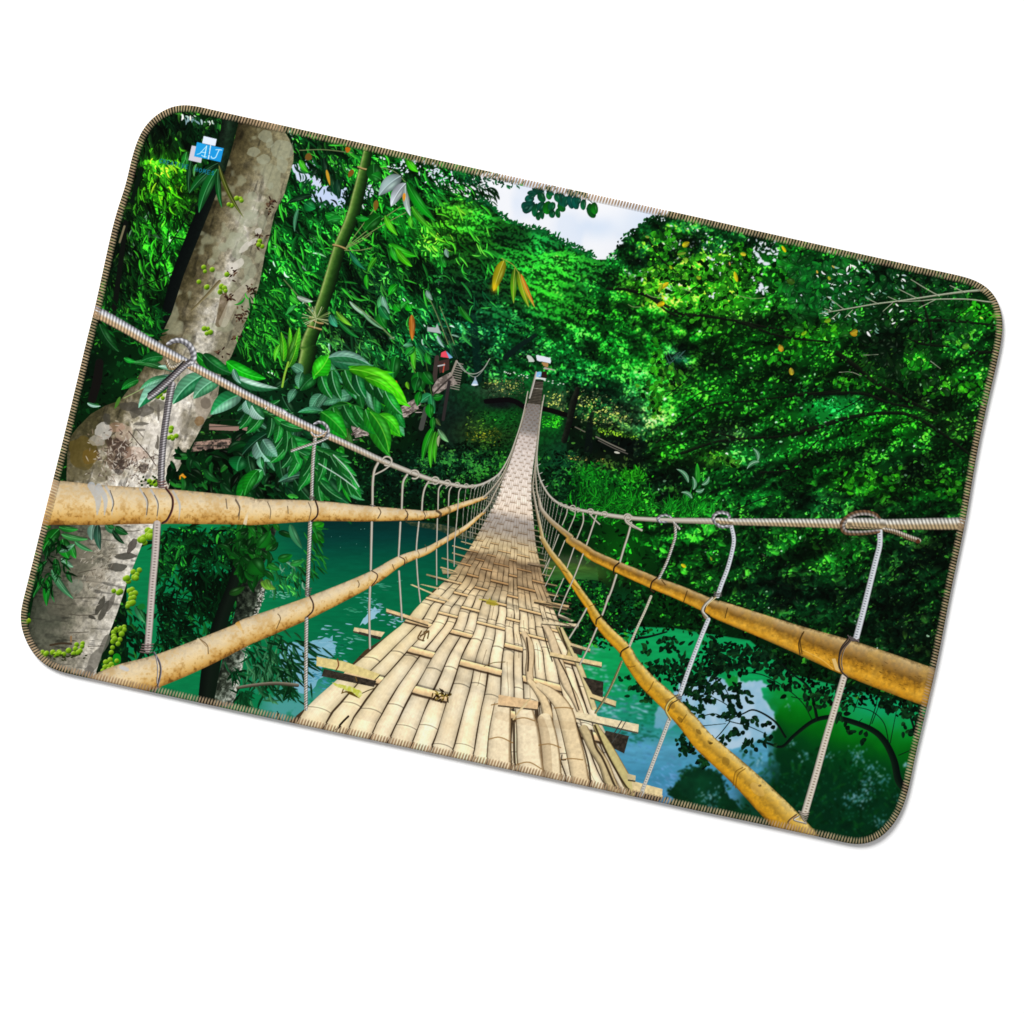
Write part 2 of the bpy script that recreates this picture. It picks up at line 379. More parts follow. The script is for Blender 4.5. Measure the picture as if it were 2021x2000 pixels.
# ---- all-over foliage, then the sky
scatter(ALL, 24000, (5, 14), .42, .6, 1.6, (.72, .5), deep=.25)
def skycol(X, Y, sl):
    n = N_BIG[sl]
    c = ramp(np.clip((n-.35)*3, 0, 1), [(0, (247,248,252)), (.6, (241,243,249)), (1, (226,234,247))])
    g = np.exp(-((X-1180)/40)**2-((Y-450)/22)**2)[..., None]
    g2 = np.exp(-((X-1265)/45)**2-((Y-440)/40)**2)[..., None]
    return c*(1-g*.55-g2*.45)+np.array([198,218,244], f32)*(g*.55+g2*.45)
poly(q('C', 60,-20, 440,100,560,130,1000,230,1660,370,1640,460,1400,540,1350,640,1250,700,1230,800,1060,800,960,730,830,690,700,610,570,560,480,560,420,510,330,490,220,390,150,310,40,250), skycol, ID_SKY)
poly(q('B', 1180,560,1400,600,1640,560,1912,560,1912,910,1800,880,1700,790,1560,720,1300,640), skycol, ID_SKY)
poly(q('B', 60,430,250,380,330,520,560,620,540,700,500,800,300,790,230,720,200,640,90,560), (190,206,240), ID_SKY)
for t, x, y, rx, ry in [('D',1130,570,90,90),('D',70,600,80,40),('D',90,670,90,35),('D',330,350,40,25),('D',1060,490,60,30),('D',1180,450,60,25),('B',950,450,90,60),('B',700,600,70,90),('B',640,700,60,60),
                        ('D',720,600,50,60),('D',1090,800,60,40),('D',740,860,60,20),('D',1500,880,110,30),('D',340,760,35,35),('D',320,820,30,20),('D',1780,660,60,40)]:
    X, Y = q1(t, x, y)
    for k in range(9):
        leaf(X+rs.randn()*rx/ZS*.6, Y+rs.randn()*ry/ZS*.6, 6+10*rs.rand(), 4+5*rs.rand(), rs.rand()*6.3, (225,232,243), i=ID_SKY)

# ---- general foliage, back to front
TOPLEFT = np.array([(150,700),(215,440),(262,300),(330,205),(600,250),(600,420),(480,760),(400,720),(150,900)], float)
# left bamboo thicket
scatter(q('A', -50,1900,60,1300,250,700,330,300,640,130,1140,230,1000,800,800,1200,560,1900), 1500, (10, 34), .2, 1.35, .45, (.85, .5), two=True, deep=.3)
scatter(q('A', 330,560,720,560,780,900,640,1300,330,1150), 700, (4, 11), .45, 1.2, .9, (1.05, .28))
scatter(q('A', 150,900,650,1000,560,1500,150,1800), 380, (10, 26), .2, 1.0, .6, (1.3, .4), two=True, pale=.07)
scatter(q('A', 100,600,420,560,700,900,620,1500,300,1900,60,1900), 240, (16, 40), .17, 1.25, .5, (.35, .4), two=True)
# right of the trunk, bamboo leaves
BAM = np.array([(560,250),(700,285),(900,325),(960,420),(985,560),(930,660),(800,720),(640,700),(520,760),(480,640),(530,470)], float)
scatter(BAM, 3000, (12, 34), .15, .95, .4, (.85, .5), two=True, deep=.22, pale=.015)
scatter(BAM, 1700, (7, 18), .22, .8, .7, (1.05, .45), pale=.02)
scatter(q('B', 30,200,640,300,600,620,300,640,60,560), 210, (14, 34), .2, 1.25, .4, (.55, .4), two=True)
scatter(q('B', 700,420,1250,420,1600,600,1700,900,1300,900,700,700), 420, (8, 22), .25, .9, .4, (.6, .5), two=True, deep=.25)
scatter(q('B', 1500,560,1750,640,1700,830,1560,760), 60, (10, 24), .18, .9, .2, (.35, .3))
# the wooded hill
HILL = q('C', -180,300,0,330,150,330,330,500,430,520,560,560,640,570,760,660,850,700,960,740,1060,800,1010,900,1000,1100,900,1220,760,1300,500,1250,200,1350,-200,1200)
poly(jag(HILL, 2.2, 5), lambda X, Y, sl: UNDER[sl]*.55, ID_HILL)
scatter(HILL, 3800, (3.5, 9), .5, .25, .7, (.75, .45), clump=1.6, deep=.15, i=ID_HILL)
for k in range(230):      # umbrella tiers: bright tops over dark undersides
    X, Y = [v[0] for v in inside(HILL, 1)]
    b = UNDER[int(Y), int(X)]
    n = rs.randint(9, 20); w = 10+14*rs.rand(); tl = .12+.35*rs.rand()
    for j in range(n):
        s = (rs.rand()-.5)*2*w; d = 2.5*(s/w)**2*2
        dark = j < n*.35
        leaf(X+s, Y+s*tl+d+(5 if dark else -1)+rs.randn()*1.6, 5+4*rs.rand(), 3.2, .4+.5*rs.randn(), hue(b, .38 if dark else 1.25+.3*rs.randn()), i=ID_HILL)
# upper edge of the hill, little leaf tufts against the sky
edge = q('C', 0,320,150,330,220,390,330,480,430,520,560,555,640,570,760,650,850,690,960,735,1060,790)
for k in range(len(edge)-1):
    for j in range(34):
        p = edge[k]+(edge[k+1]-edge[k])*rs.rand()
        leaf(p[0], p[1]+rs.randn()*2.5-1, 5+5*rs.rand(), 3.4, rs.rand()*6.3, hue((10,100,42), .6+.5*rs.rand()), i=ID_HILL)
# middle and right woods
MID = q('C', 200,1150,700,1050,1000,900,1230,700,1500,500,1912,480,1912,1912,1500,2300,600,2000,0,1800,-100,1300)
scatter(MID, 7000, (4, 9), .42, .35, .9, (.88, .48), clump=1.5, deep=.12)
scatter(MID, 2400, (3, 8), .45, .4, .8, (1.25, .35), clump=1.6)
RIGHT = np.array([(1240,470),(1330,430),(1700,505),(1900,550),(1975,640),(1900,1060),(1850,1310),(1560,1240),(1300,1130),(1250,900),(1240,700)], float)
scatter(RIGHT, 11000, (4, 10), .4, -.25, .8, (.88, .48), clump=1.5, deep=.15)
scatter(RIGHT, 4200, (3, 8), .45, -.3, .8, (1.35, .45), clump=1.8, pale=.02)
scatter(RIGHT, 500, (3, 7), .6, -.3, .9, (1.8, .3), clump=1.0, pale=.3)
scatter(np.array([(1560,900),(1900,1000),(1840,1320),(1500,1240),(1250,1060)], float), 2600, (8, 20), .5, .3, .9, (.75, .35), two=True, deep=.2, op=.8)
# top right crown against the sky
scatter(q('D', 20,330,230,170,520,220,1200,400,1200,470,700,480,300,600,0,640), 1100, (5, 11), .5, .3, 1.2, (.55, .4), col=(8,64,28))
scatter(q('C', 1190,780,1250,640,1400,520,1520,430,1660,420,1600,560,1400,640,1360,740,1500,860,1350,900), 330, (5, 11), .5, .3, 1.2, (.6, .4), col=(8,70,26))
for k in range(60):
    X, Y = [v[0] for v in inside(q('D', 250,200,1200,400,1250,600,300,600), 1)]
    leaf(X, Y, 3+4*rs.rand(), 2.5, rs.rand()*6.3, (205,222,225))
masses(MID, .35, .55, 1.8, 101)
masses(RIGHT, -.32, .5, 1.9, 111, ((110, 26), (46, 13), (18, 7)))
masses(BAM, .85, .42, 1.85, 121, ((80, 24), (40, 12), (18, 6)))
masses(HILL, .3, .6, 1.5, 131, ((46, 16), (22, 8), (10, 5)), ids_ok=(ID_HILL,))
masses(q('A', 60,1900,100,1200,330,330,640,130,1140,230,1000,800,800,1200,560,1900), 1.2, .45, 1.7, 141, ((60, 24), (30, 12), (14, 6)))
for k in range(150):      # sunlit crowns of the hill, stacked in tiers
    X, Y = [v[0] for v in inside(HILL, 1)]
    b = UNDER[int(Y), int(X)]; w = 14+20*rs.rand(); tl = .1+.4*rs.rand(); n = int(w*1.5)
    for j in range(n):
        s = (rs.rand()-.5)*2*w; d = 5*(s/w)**2; dk = j < n*.4
        leaf(X+s, Y+s*tl+d+(4+5*rs.rand() if dk else -3*rs.rand()), 4+4*rs.rand(), 3, .4+.6*rs.randn(), hue(b, .36 if dk else 1.15+.35*rs.rand()), i=ID_HILL)
masses(HILL, .25, .48, 1.3, 161, ((100, 58), (52, 30)), 2.8, (ID_HILL,))
soften(HILL, 1, .8); soften(MID, 1, .6); soften(RIGHT, 1, .45)
scatter(BAM, 620, (16, 42), .12, .95, .4, (1.25, .45), two=True, clump=1.6)
scatter(q('A', 150,900,330,560,720,560,780,900,640,1300,300,1900,60,1900), 200, (14, 36), .13, 1.2, .5, (1.2, .45), two=True, clump=1.6)
scatter(q('F', 1500,100,1860,60,1912,560,1560,600), 90, (16, 40), .1, 1.1, .4, (1.5, .4), two=True)
# broad lime leaves, sunlit
for P, n, c in [(q('D', 130,330,330,260,480,380,420,560,180,560), 60, (48,160,26)), (q('D', 330,420,760,560,1080,620,1060,760,760,900,420,840,230,700), 200, (52,160,26)),
                (q('D', 150,600,460,600,480,800,230,860,120,740), 60, (66,168,30)), (q('D', 430,850,820,900,820,1100,600,1120,420,1000), 70, (50,156,24)),
                (q('D', 850,420,1050,440,1000,560,880,560), 30, (50,170,22)), (q('D', 1200,460,1420,560,1400,780,1180,820), 70, (24,128,22)), (q('D', 1340,1080,1760,1060,1740,1200,1340,1260), 34, (56,176,20)),
                (q('D', 1060,1340,1400,1280,1420,1400,1080,1420), 30, (30,150,26)), (q('E', 1400,480,1660,470,1650,640,1420,620), 40, (40,180,24)), (q('E', 1230,720,1480,700,1490,820,1250,830), 22, (70,176,44)),
                (q('E', 1100,1120,1560,1090,1530,1240,1100,1290), 44, (60,190,26)), (q('E', 250,1100,720,1120,700,1200,260,1200), 30, (40,150,24)), (q('J', 330,330,900,260,880,500,340,470), 60, (44,160,20)),
                (q('J', 1140,380,1420,300,1420,560,1150,480), 30, (44,150,22)), (q('I', 250,0,480,0,420,220,350,300), 30, (80,160,34)), (q('I', 720,560,1090,600,1080,660,720,620), 34, (70,150,36)),
                (q('D', 190,1200,300,1200,300,1700,200,1880), 60, (46,160,24)), (q('D', 260,1420,430,1440,420,1600,280,1600), 30, (70,150,34))]:
    xs, ys = inside(P, n)
    for x, y in zip(xs, ys):
        t = .3+.95*rs.rand()*(.6+.8*N_MID[int(y), int(x)])
        if rs.rand() < .16: t = .2
        cc = hue(c, t)
        leaf(x, y, 6+9*rs.rand(), 5+6*rs.rand(), rs.rand()*6.3, cc, cc*.8, .1*rs.randn(), tip=.5)
for P, n in [(q('D', 1200,480,1900,560,1900,1050,1300,1000), 170), (q('E', 0,120,1400,330,1500,800,900,850,300,700,0,700), 260), (q('E', 550,800,1200,800,1250,1250,700,1100), 90)]:
    xs, ys = inside(P, n)
    for x, y in zip(xs, ys):
        b = UNDER[int(y), int(x)]; cc = hue(b, .55+.75*rs.rand())
        leaf(x, y, 10+12*rs.rand(), 8+8*rs.rand(), rs.rand()*6.3, cc, cc*.75, .1*rs.randn(), tip=.5)
scatter(q('E', 350,60,900,200,1000,560,700,760,300,640,100,420), 90, (4, 13), .3, .7, .7, (1, .3), col=(190,214,214))
# bright sky showing through the bamboo
poly(jag(q('B', 250,640,330,600,440,640,530,640,520,700,500,770,400,790,300,780), 1.6, 12, 5), (196,212,242), ID_SKY)
poly(jag(q('B', 60,440,130,420,200,500,230,560,180,590,110,560), 1.4, 13, 5), (206,216,240), ID_SKY); poly(jag(q('B', 240,520,320,560,300,640,230,600), 1.4, 14, 5), (206,216,240), ID_SKY); poly(jag(q('B', 640,640,720,600,740,680,660,730), 1.4, 15, 5), (206,216,236), ID_SKY)
scatter(q('B', 60,380,560,400,560,700,480,800,240,800,60,600), 110, (10, 26), .2, 1.25, .5, (.6, .4), col=(8,62,30))
scatter(q('B', 230,740,540,740,540,860,230,860), 60, (5, 11), .5, .5, .9, (.8, .4), col=(16,90,40))
scatter(q('B', 600,560,780,560,780,760,600,760), 50, (7, 16), .25, 1.1, .6, (.6, .4), col=(8,62,30))
for t_, X0, Y0, n_ in [('B',980,470,16),('B',1250,500,26),('B',1100,440,14),('B',1350,560,20)]:
    for k in range(n_):
        X, Y = q1(t_, X0+rs.randn()*60, Y0+rs.randn()*30); leaf(X, Y, 3+6*rs.rand(), 2.6, rs.rand()*6.3, (214,224,236), i=ID_SKY)
# dark limbs in the right-hand wood
for t, pts, w in [('D', (0,800,160,850,430,990,620,1010,900,1060,1100,1100,1300,1130), 3.5), ('D', (900,1060,1250,1180,1650,1230), 3), ('E', (380,900,520,1000,700,1150,900,1260,1060,1340,1200,1400), 5),
                  ('E', (0,1580,250,1500,480,1430,760,1400,1000,1420,1300,1600,1500,1760), 4.5), ('E', (0,1250,300,1230,600,1240,800,1310,1000,1350), 4), ('E', (980,780,1100,830,1300,850), 3), ('E', (980,640,1300,640,1700,680), 3.5),
                  ('E', (1480,900,1700,895), 4), ('I', (600,560,880,470,1100,445,1500,410,1912,300), 3.2), ('I', (820,380,1000,420,1080,450), 2.2), ('I', (1250,720,1500,690,1700,480,1800,400), 2.2), ('I', (400,470,800,180,1200,130,1912,40), 2.2),
                  ('C', (1160,1040,1330,1050,1500,1110,1700,1250,1912,1260), 3), ('C', (1500,640,1600,800,1720,900), 2), ('E', (1040,330,1150,700,1150,820), 3)]:
    P = q(t, *pts); tube(P+rs.randn(*P.shape)*.5, np.linspace(w, w*.6, len(P)), lambda S, V, sl: ramp(V, [(-1, (22,30,16)), (0, (12,16,10)), (1, (5,8,5))]), 0, .9)
    c0 = spline(P, 8)
    for p in c0[::2]:
        for j in range(2):
            b = UNDER[min(int(p[1]), SH-1), min(int(p[0]), SW-1)]
            leaf(p[0]+rs.randn()*13, p[1]+rs.randn()*13, 4+5*rs.rand(), 3.4, rs.rand()*6.3, hue(b, .5+1.1*rs.rand()))
scatter(RIGHT, 350, (4, 10), .45, -.3, .9, (1.0, .45), clump=1.8)
for k in range(46):
    X, Y = [v[0] for v in inside(RIGHT, 1)]; a = -.35+.5*rs.randn(); L = 30+60*rs.rand()
    line([(X, Y), (X+L*.5*math.cos(a), Y+L*.5*math.sin(a)+4*rs.randn()), (X+L*math.cos(a), Y+L*math.sin(a))], .6+.7*rs.rand(), (8,16,8), 0, .8)
# far dark window between the trees
for k in range(12): line(q('D', 300+12*k, 1300+rs.rand()*120, 340+14*k, 1290+rs.rand()*130), .6, (60,100,90))

# ---- far bank
poly(jag(q('H', 250,620,560,700,900,600,1000,620,1230,660,1250,1180,1400,1300,1650,1300,1500,1350,1200,1330,1000,1400,700,1350,300,1180,150,1000), 3, 8), lambda X, Y, sl: UNDER[sl]*(.45+1.1*N_FINE[sl])[..., None], ID_BANK)
scatter(q('H', 560,640,880,600,900,760,600,760), 260, (2, 5), .5, .2, .9, (1.2, .6), clump=2, i=ID_BANK, col=(70,80,60))
scatter(q('H', 1060,720,1500,700,1830,960,1480,1000,1060,860), 420, (2, 6), .5, .2, .9, (1.1, .6), clump=2, i=ID_BANK, col=(78,92,66))
scatter(q('H', 400,880,860,860,800,1200,400,1130), 500, (3, 7), .4, .2, .6, (.9, .4), i=ID_BANK)
scatter(q('H', 400,1050,700,1020,690,1160,400,1140), 160, (3, 6), .4, .2, .6, (1, .4), i=ID_BANK, col=(72,84,24))
scatter(q('H', 1040,890,1210,940,1180,1020,1030,1000), 120, (3, 6), .4, .2, .6, (1.1, .4), i=ID_BANK, col=(14,112,20))
scatter(q('H', 1480,1010,1810,1080,1810,1110,1480,1040), 120, (3, 6), .4, .3, .6, (1.1, .4), i=ID_BANK, col=(66,110,30))
scatter(q('H', 1130,1230,1560,1270,1600,1310,1140,1260), 90, (3, 6), .3, .15, .2, (1.0, .5), i=ID_BANK, col=(96,92,56))
line(q('H', 580,800,780,790,900,850), 5, (8,6,8), ID_BANK); line(q('H', 1050,860,1130,880,1230,910), 5, (8,6,6), ID_BANK)
line(q('H', 1480,1090,1600,1150,1720,1205), 1.2, (120,116,104), ID_BANK); line(q('H', 1500,1120,1640,1190,1740,1230), .9, (96,92,84), ID_BANK)
line(q('H', 1310,1010,1390,1050), 1, (110,104,90), ID_BANK); leaf(*q1('H', 1630,1215), 12, 4, .2, (205,205,190), i=ID_BANK)
tube(q('H', 1220,1120,1260,980,1290,830,1330,700), [6, 6, 7, 5], lambda S, V, sl: ramp(V, [(-1, (30,36,26)), (0, (16,20,14)), (1, (6,8,8))])*(.5+N_FINE[sl])[..., None], ID_BANK)
tube(q('H', 1420,1200,1430,1000,1450,900), [8, 6, 4], (6,14,12), ID_BANK, .8)
tube(q('H', 740,440,860,340,980,260), [6, 5, 4], (8,26,22), 0, .9); tube(q('H', 520,620,500,400,470,100), [7, 8, 6], (4,36,28), 0, .7)
scatter(q('H', 0,1180,640,1100,800,1240,740,1330,600,1440,300,1470,0,1380), 1300, (4, 9), .5, .3, .8, (1.0, .5), clump=1.8, deep=.2)
scatter(q('G', 880,1250,1500,1150,1912,1300,1912,1700,1000,1680), 900, (4, 9), .5, .3, .8, (.9, .45), clump=1.6, deep=.2)
scatter(q('H', 990,1200,1300,1200,1700,1300,1912,1300,1912,1500,1500,1650,1300,1740,1050,1560), 1100, (4, 10), .45, .4, .8, (.9, .45), clump=1.6, deep=.2)
# mossy bushes and fern clump on the bank
for cx, cy, rx, ry, c, n in [(1420,1400,120,90,(12,118,24),200), (1780,1400,90,40,(34,150,22),140), (1700,1640,200,120,(16,128,22),200), (1450,1560,140,90,(8,92,22),150)]:
    for k in range(n):
        X, Y = q1('H', cx+rs.randn()*rx*.55, cy+rs.randn()*ry*.55)
        leaf(X, Y, 5+8*rs.rand(), 3, rs.rand()*6.3, hue(c, .4+.9*rs.rand()), i=ID_FERN)
for k in range(170):
    a = -1.57+rs.randn()*.9; X, Y = q1('H', 1560+rs.randn()*160, 1690+rs.randn()*70)
    L = 14+22*rs.rand(); c = hue((14,128,24), .5+.9*rs.rand())
    leaf(X, Y, L, 3.5, a, c, c*.6, .15*np.sign(math.cos(a)), i=ID_FERN)
for k in range(120):
    a = -1.3+rs.randn()*.6; X, Y = q1('I', 620+rs.randn()*110, 1050+rs.randn()*40)
    c = hue((16,140,30), .5+.8*rs.rand()); leaf(X, Y, 16+16*rs.rand(), 3, a, c, c*.6, .1*rs.randn(), i=ID_FERN)
for x0, y0, x1, y1 in [(660,800,560,690),(700,860,690,750),(770,820,830,750),(720,870,790,850),(690,930,600,880),(1230,620,1190,520),(1240,630,1140,690)]:
    lf('I', x0, y0, x1, y1, 34, (90,150,110), (60,120,80), .15, (190,215,195), 5)
lf('I', 740,800,730,640,44, (40,170,40),(28,140,30))

# ---- the other bridge, hut, lamps and stairs
poly(q('G', 850,920,1010,900,1140,960,1300,840,1420,770,1440,860,1330,930,1180,1040,920,1100), lambda X, Y, sl: ramp(N_FINE[sl], [(.3, (96,86,82)), (.7, (176,160,152))]), ID_FAR)
for k in range(70):
    u = rs.rand(); X, Y = q1('G', 870+560*u, 1080-250*u+rs.randn()*26)
    leaf(X, Y, 9+9*rs.rand(), 1.6, -.25+rs.randn()*.25, (206,192,184) if rs.rand() < .55 else (70,58,54), i=ID_FAR)
poly(q('F', 1300,1150,1640,1180,1650,1215,1300,1200), (150,120,108), ID_FAR); poly(q('F', 1180,1300,1560,1260,1540,1340,1150,1380), lambda X, Y, sl: ramp(N_FINE[sl], [(.35, (50,44,40)), (.65, (170,140,124))]), ID_FAR)
for k in range(5): line(q('F', 1170, 1130+k*50, 1640, 1110+k*55), .8, (26,34,24), ID_FAR, .8)
poly(q('G', 1550,690,1590,620,1700,560,1760,660,1690,680,1560,760), lambda X, Y, sl: ramp(N_FINE[sl], [(.35, (100,90,84)), (.65, (166,152,144))]), ID_FAR)
for k in range(12): line(q('G', 1700+4*k, 690-19*k, 1770+3*k, 705-19*k), .8, (150,140,130), ID_STAIR)
tube(q('G', 1700,600,1750,470), 2.2, (150,140,128), ID_STAIR); tube(q('G', 1540,760,1640,660,1710,600), 1.6, (60,54,50), ID_FAR)
tube(q('G', 1640,950,1670,760,1690,640), [3, 3.4, 3], (44,40,40), ID_FAR); tube(q('G', 1460,1020,1480,940,1500,860), 5, (84,84,80), ID_FAR, .8); tube(q('G', 1570,620,1580,520,1590,440), 4.5, (62,52,48), ID_FAR)
poly(q('G', 1600,470,1690,450,1690,540,1610,570), (64,44,40), ID_HUT); line(q('G', 1640,560,1650,490), 1.2, (190,80,60), ID_HUT); line(q('G', 1600,510,1650,500), 1.4, (190,190,190), ID_HUT)
poly(q('G', 1625,400,1660,385,1690,445,1620,435), (235,76,96), ID_HUT); poly(q('G', 1662,385,1720,440,1690,450), (120,170,210), ID_HUT)
poly(q('G', 1590,160,1625,245,1510,225,1510,190,1580,195), lambda X, Y, sl: ramp((Y-600)/60, [(.1, (220,224,224)), (.8, (170,180,180))]), ID_LAMP)
for a in [(1560,0,1640,200,1740,440), (1590,80,1680,260,1760,450)]: line(q('G', *a), .6, (40,60,50))
line(q('H', 340,470,400,550,480,575,550,540,610,450), .8, (170,170,160), ID_LAMP); line(q('H', 360,490,430,570,490,600,540,560,590,490), .8, (140,145,135), ID_LAMP)
tube(q('H', 490,600,490,640), [1, 3], (150,160,170), ID_LAMP); poly(q('H', 478,628,502,628,516,668,456,668), (168,196,222), ID_LAMP); leaf(*q1('H', 462,664), 12, 4, 0, (228,238,246), i=ID_LAMP)
# landing and stairs at the far end of the deck
for P, c in [((910,420,950,430,980,470,930,480), (196,204,196)), ((985,420,1110,440,1110,490,1000,465), (226,230,242)), ((1030,480,1090,485,1090,520,1050,510), (172,130,80)), ((990,560,1035,560,1030,600,985,600), (128,184,232)),
             ((1035,555,1080,560,1078,605,1035,602), (44,22,20)), ((980,600,1076,612,1060,625,975,618), (224,226,226)), ((1050,520,1150,540,1140,550,1050,535), (176,170,160))]:
    poly(jag(q('H', *P), .5, 3, 4), np.array(c, f32), ID_HUT)
for k in range(26): leaf(*q1('H', 700+20*k+rs.randn()*10, 560+4*k+rs.randn()*8 if k < 14 else 600+(k-14)*6+rs.randn()*8), 3.4, 2.2, 0, (205,220,205))
poly(q('H', 975,620,1050,632,1030,830,920,815), lambda X, Y, sl: ramp(N_FINE[sl], [(.3, (26,24,20)), (.7, (52,48,38))]), ID_STAIR)
for k in range(15):
    y = 640+k*12.5; line(q('H', 972-k*3.6, y, 1048-k*1.6, y+9), .55, (104,96,84) if k != 4 else (190,184,170), ID_STAIR)
tube(q('H', 990,560,968,650,935,770), [1.6, 2, 1.8], lambda S, V, sl: ramp(V, [(-1, (220,216,206)), (1, (120,114,106))]), ID_STAIR)
# ---- river
def water(X, Y, sl):
    d = (Y-1035)
    c = ramp(d, [(-10, (3,40,38)), (25, (2,56,50)), (70, (1,84,60)), (130, (2,104,66)), (260, (2,112,68)), (400, (8,118,78))])
    lft = np.clip((640-X)/160, 0, 1)[..., None]
    c = c*(1-lft)+np.array([6,122,70], f32)*lft
    r = vn_w[sl]
    c = c*(.92+.16*r[..., None])
    bl = np.clip((Y-(1300-.0*X))/90, 0, 1)*np.clip((700-X)/60, 0, 1)*np.clip((X-480)/60, 0, 1)
    bl = bl*np.clip((N_MID[sl]-.3)*4, 0, 1)
    return c+(np.array([96,168,176], f32)-c)*(bl*.75)[..., None]
vn_w = .6*vnoise(26, 3.5, 91)+.4*vnoise(9, 2.2, 92)
poly(np.array([(250,1036),(620,1020),(720,1024),(815,1027),(880,1036),(935,1050),(940,1130),(760,1300),(600,1470),(250,1400)], float), water, ID_WATER)
def ripple(t, x, y, rx, ry, col, n, th=1.5, rot=.1):
    for k in range(n):
        X, Y = q1(t, x+rs.randn()*rx*.5, y+rs.randn()*ry*.5)
        leaf(X, Y, 4+12*rs.rand(), th*(.7+rs.rand()), rot+rs.randn()*.15, col if rs.rand() < .7 else tuple(.8*c for c in col), i=ID_WATER)
poly(jag(q('L', 720,1210,1000,1190,1040,1170,1150,1160,1190,1290,1090,1340,1050,1480,1000,1560,900,1620,700,1500), 2.2, 4), (120,178,200), ID_WATER)
ripple('L', 1100,1240,170,160,(138,190,212),70); ripple('L', 1000,1480,150,160,(70,150,180),60); ripple('L', 1180,1260,60,120,(8,116,80),40)
poly(jag(q('L', 1370,1060,1440,960,1500,900,1540,940,1480,1000,1420,1050), 1.5, 4), (150,196,216), ID_WATER); ripple('L', 1480,940,110,80,(140,190,214),24); ripple('L', 1640,1010,60,50,(150,196,216),14)
ripple('L', 1400,850,90,60,(70,160,140),16); ripple('L', 1520,720,160,40,(60,150,120),16); ripple('L', 1300,940,80,40,(50,150,110),10); ripple('L', 1290,1160,60,30,(90,170,150),8); ripple('L', 700,800,120,40,(120,190,170),20)
for k in range(9): leaf(*q1('L', 1050+rs.rand()*560, 240+rs.rand()*180), 1.6, 1.4, 0, (90,150,140), i=ID_WATER)
# muddy shallows under the far bank
poly(q('M', 330,372,600,392,830,440,920,500,800,520,600,445,380,405), lambda X, Y, sl: ramp(N_FINE[sl], [(.3, (30,50,32)), (.7, (104,96,66))]), ID_BANK, .85)
blob(*q1('M', 1720,770), 70, 22, (72,108,40), .95, .1); blob(*q1('M', 1650,690), 60, 10, (58,72,50), .8, .1)
scatter(q('M', 1480,860,1700,850,1912,880,1912,1350,1660,1380,1560,1100), 420, (5, 11), .5, .4, .9, (.9, .5), col=(8,88,26), deep=.2)
def water2(X, Y, sl):
    d = Y-1240
    c = ramp(d, [(-120, (8,110,60)), (-10, (14,160,88)), (110, (10,156,84)), (190, (30,140,120)), (235, (84,158,188)), (300, (62,138,172)), (350, (92,152,200))])
    w = vn_w[sl][..., None]
    c = c*(.88+.24*w)
    # right: sunlit green, teal strip, dark mirrored trees, with wavering borders
    wob = 60*(N_BIG[sl]-.5)+26*(N_MID[sl]-.5)
    g = np.clip((X+wob*1.4-1508)/34, 0, 1)[..., None]
    cg = ramp(Y+wob-.30*(X-1600), [(1330, (20,160,96)), (1372, (12,146,60)), (1404, (4,124,22)), (1440, (1,100,14)), (1478, (0,66,20)), (1530, (1,46,20)), (1660, (0,36,20))])
    c = c*(1-g)+cg*g
    tl = np.exp(-((X-1735)/85)**2-((Y-1388-.35*(X-1730)+wob*.5)/46)**2)[..., None]
    c = c+(np.array([14,160,102], f32)-c)*tl*.9
    dk = np.clip((Y-.12*(X-1400)+wob-1520)/50, 0, 1)*np.clip((X+wob-1420)/60, 0, 1)
    c = c+(np.array([2,46,22], f32)*(.6+.8*N_MID[sl])[..., None]-c)*(dk*.92)[..., None]
    return c
WR = np.array([(1082,1185),(1150,1225),(1240,1236),(1330,1240),(1480,1264),(1560,1330),(1840,1400),(1830,1480),(1790,1640),(1690,1690),(1300,1620),(1180,1580),(1100,1250)], float)
poly(WR, water2, ID_WATER)
ripple('O', 1000,860,260,160,(60,150,150),90, 2); ripple('O', 1350,960,200,120,(10,120,80),70, 2); ripple('O', 830,570,110,80,(150,200,196),26); ripple('O', 870,430,80,60,(120,186,170),16)
ripple('O', 1000,720,110,100,(150,200,214),26); ripple('O', 960,920,150,100,(160,206,226),34); ripple('O', 1230,920,80,60,(160,206,226),12); ripple('O', 1200,1230,240,160,(86,160,206),60, 1.6); ripple('O', 1500,1450,160,160,(110,170,224),50, 1.4, .5)
ripple('O', 1250,1130,180,60,(20,110,90),40, 2.2)
# sky mirrored in the river
poly(jag(q('P', -60,330,100,380,180,300,300,340,410,310,420,350,600,350,640,380,590,420,640,540,690,600,730,740,640,800,500,880,300,920,120,800,0,640,-160,520), 1.6, 6, 5), lambda X, Y, sl: ramp(N_MID[sl], [(.3, (140,188,214)), (.7, (176,206,226))]), ID_WATER)
poly(jag(q('P', 300,330,400,300,410,420,330,420), 1.2, 2, 4), (16,140,50), ID_WATER)
poly(jag(q('O', 1480,1100,1620,1000,1912,1350,1912,1240,1700,900,1500,820,1400,900,1380,1050), 1.5, 9), lambda X, Y, sl: ramp((Y-1380)/150, [(0, (150,190,214)), (.5, (110,168,208)), (1, (84,148,196))]), ID_WATER, .8)
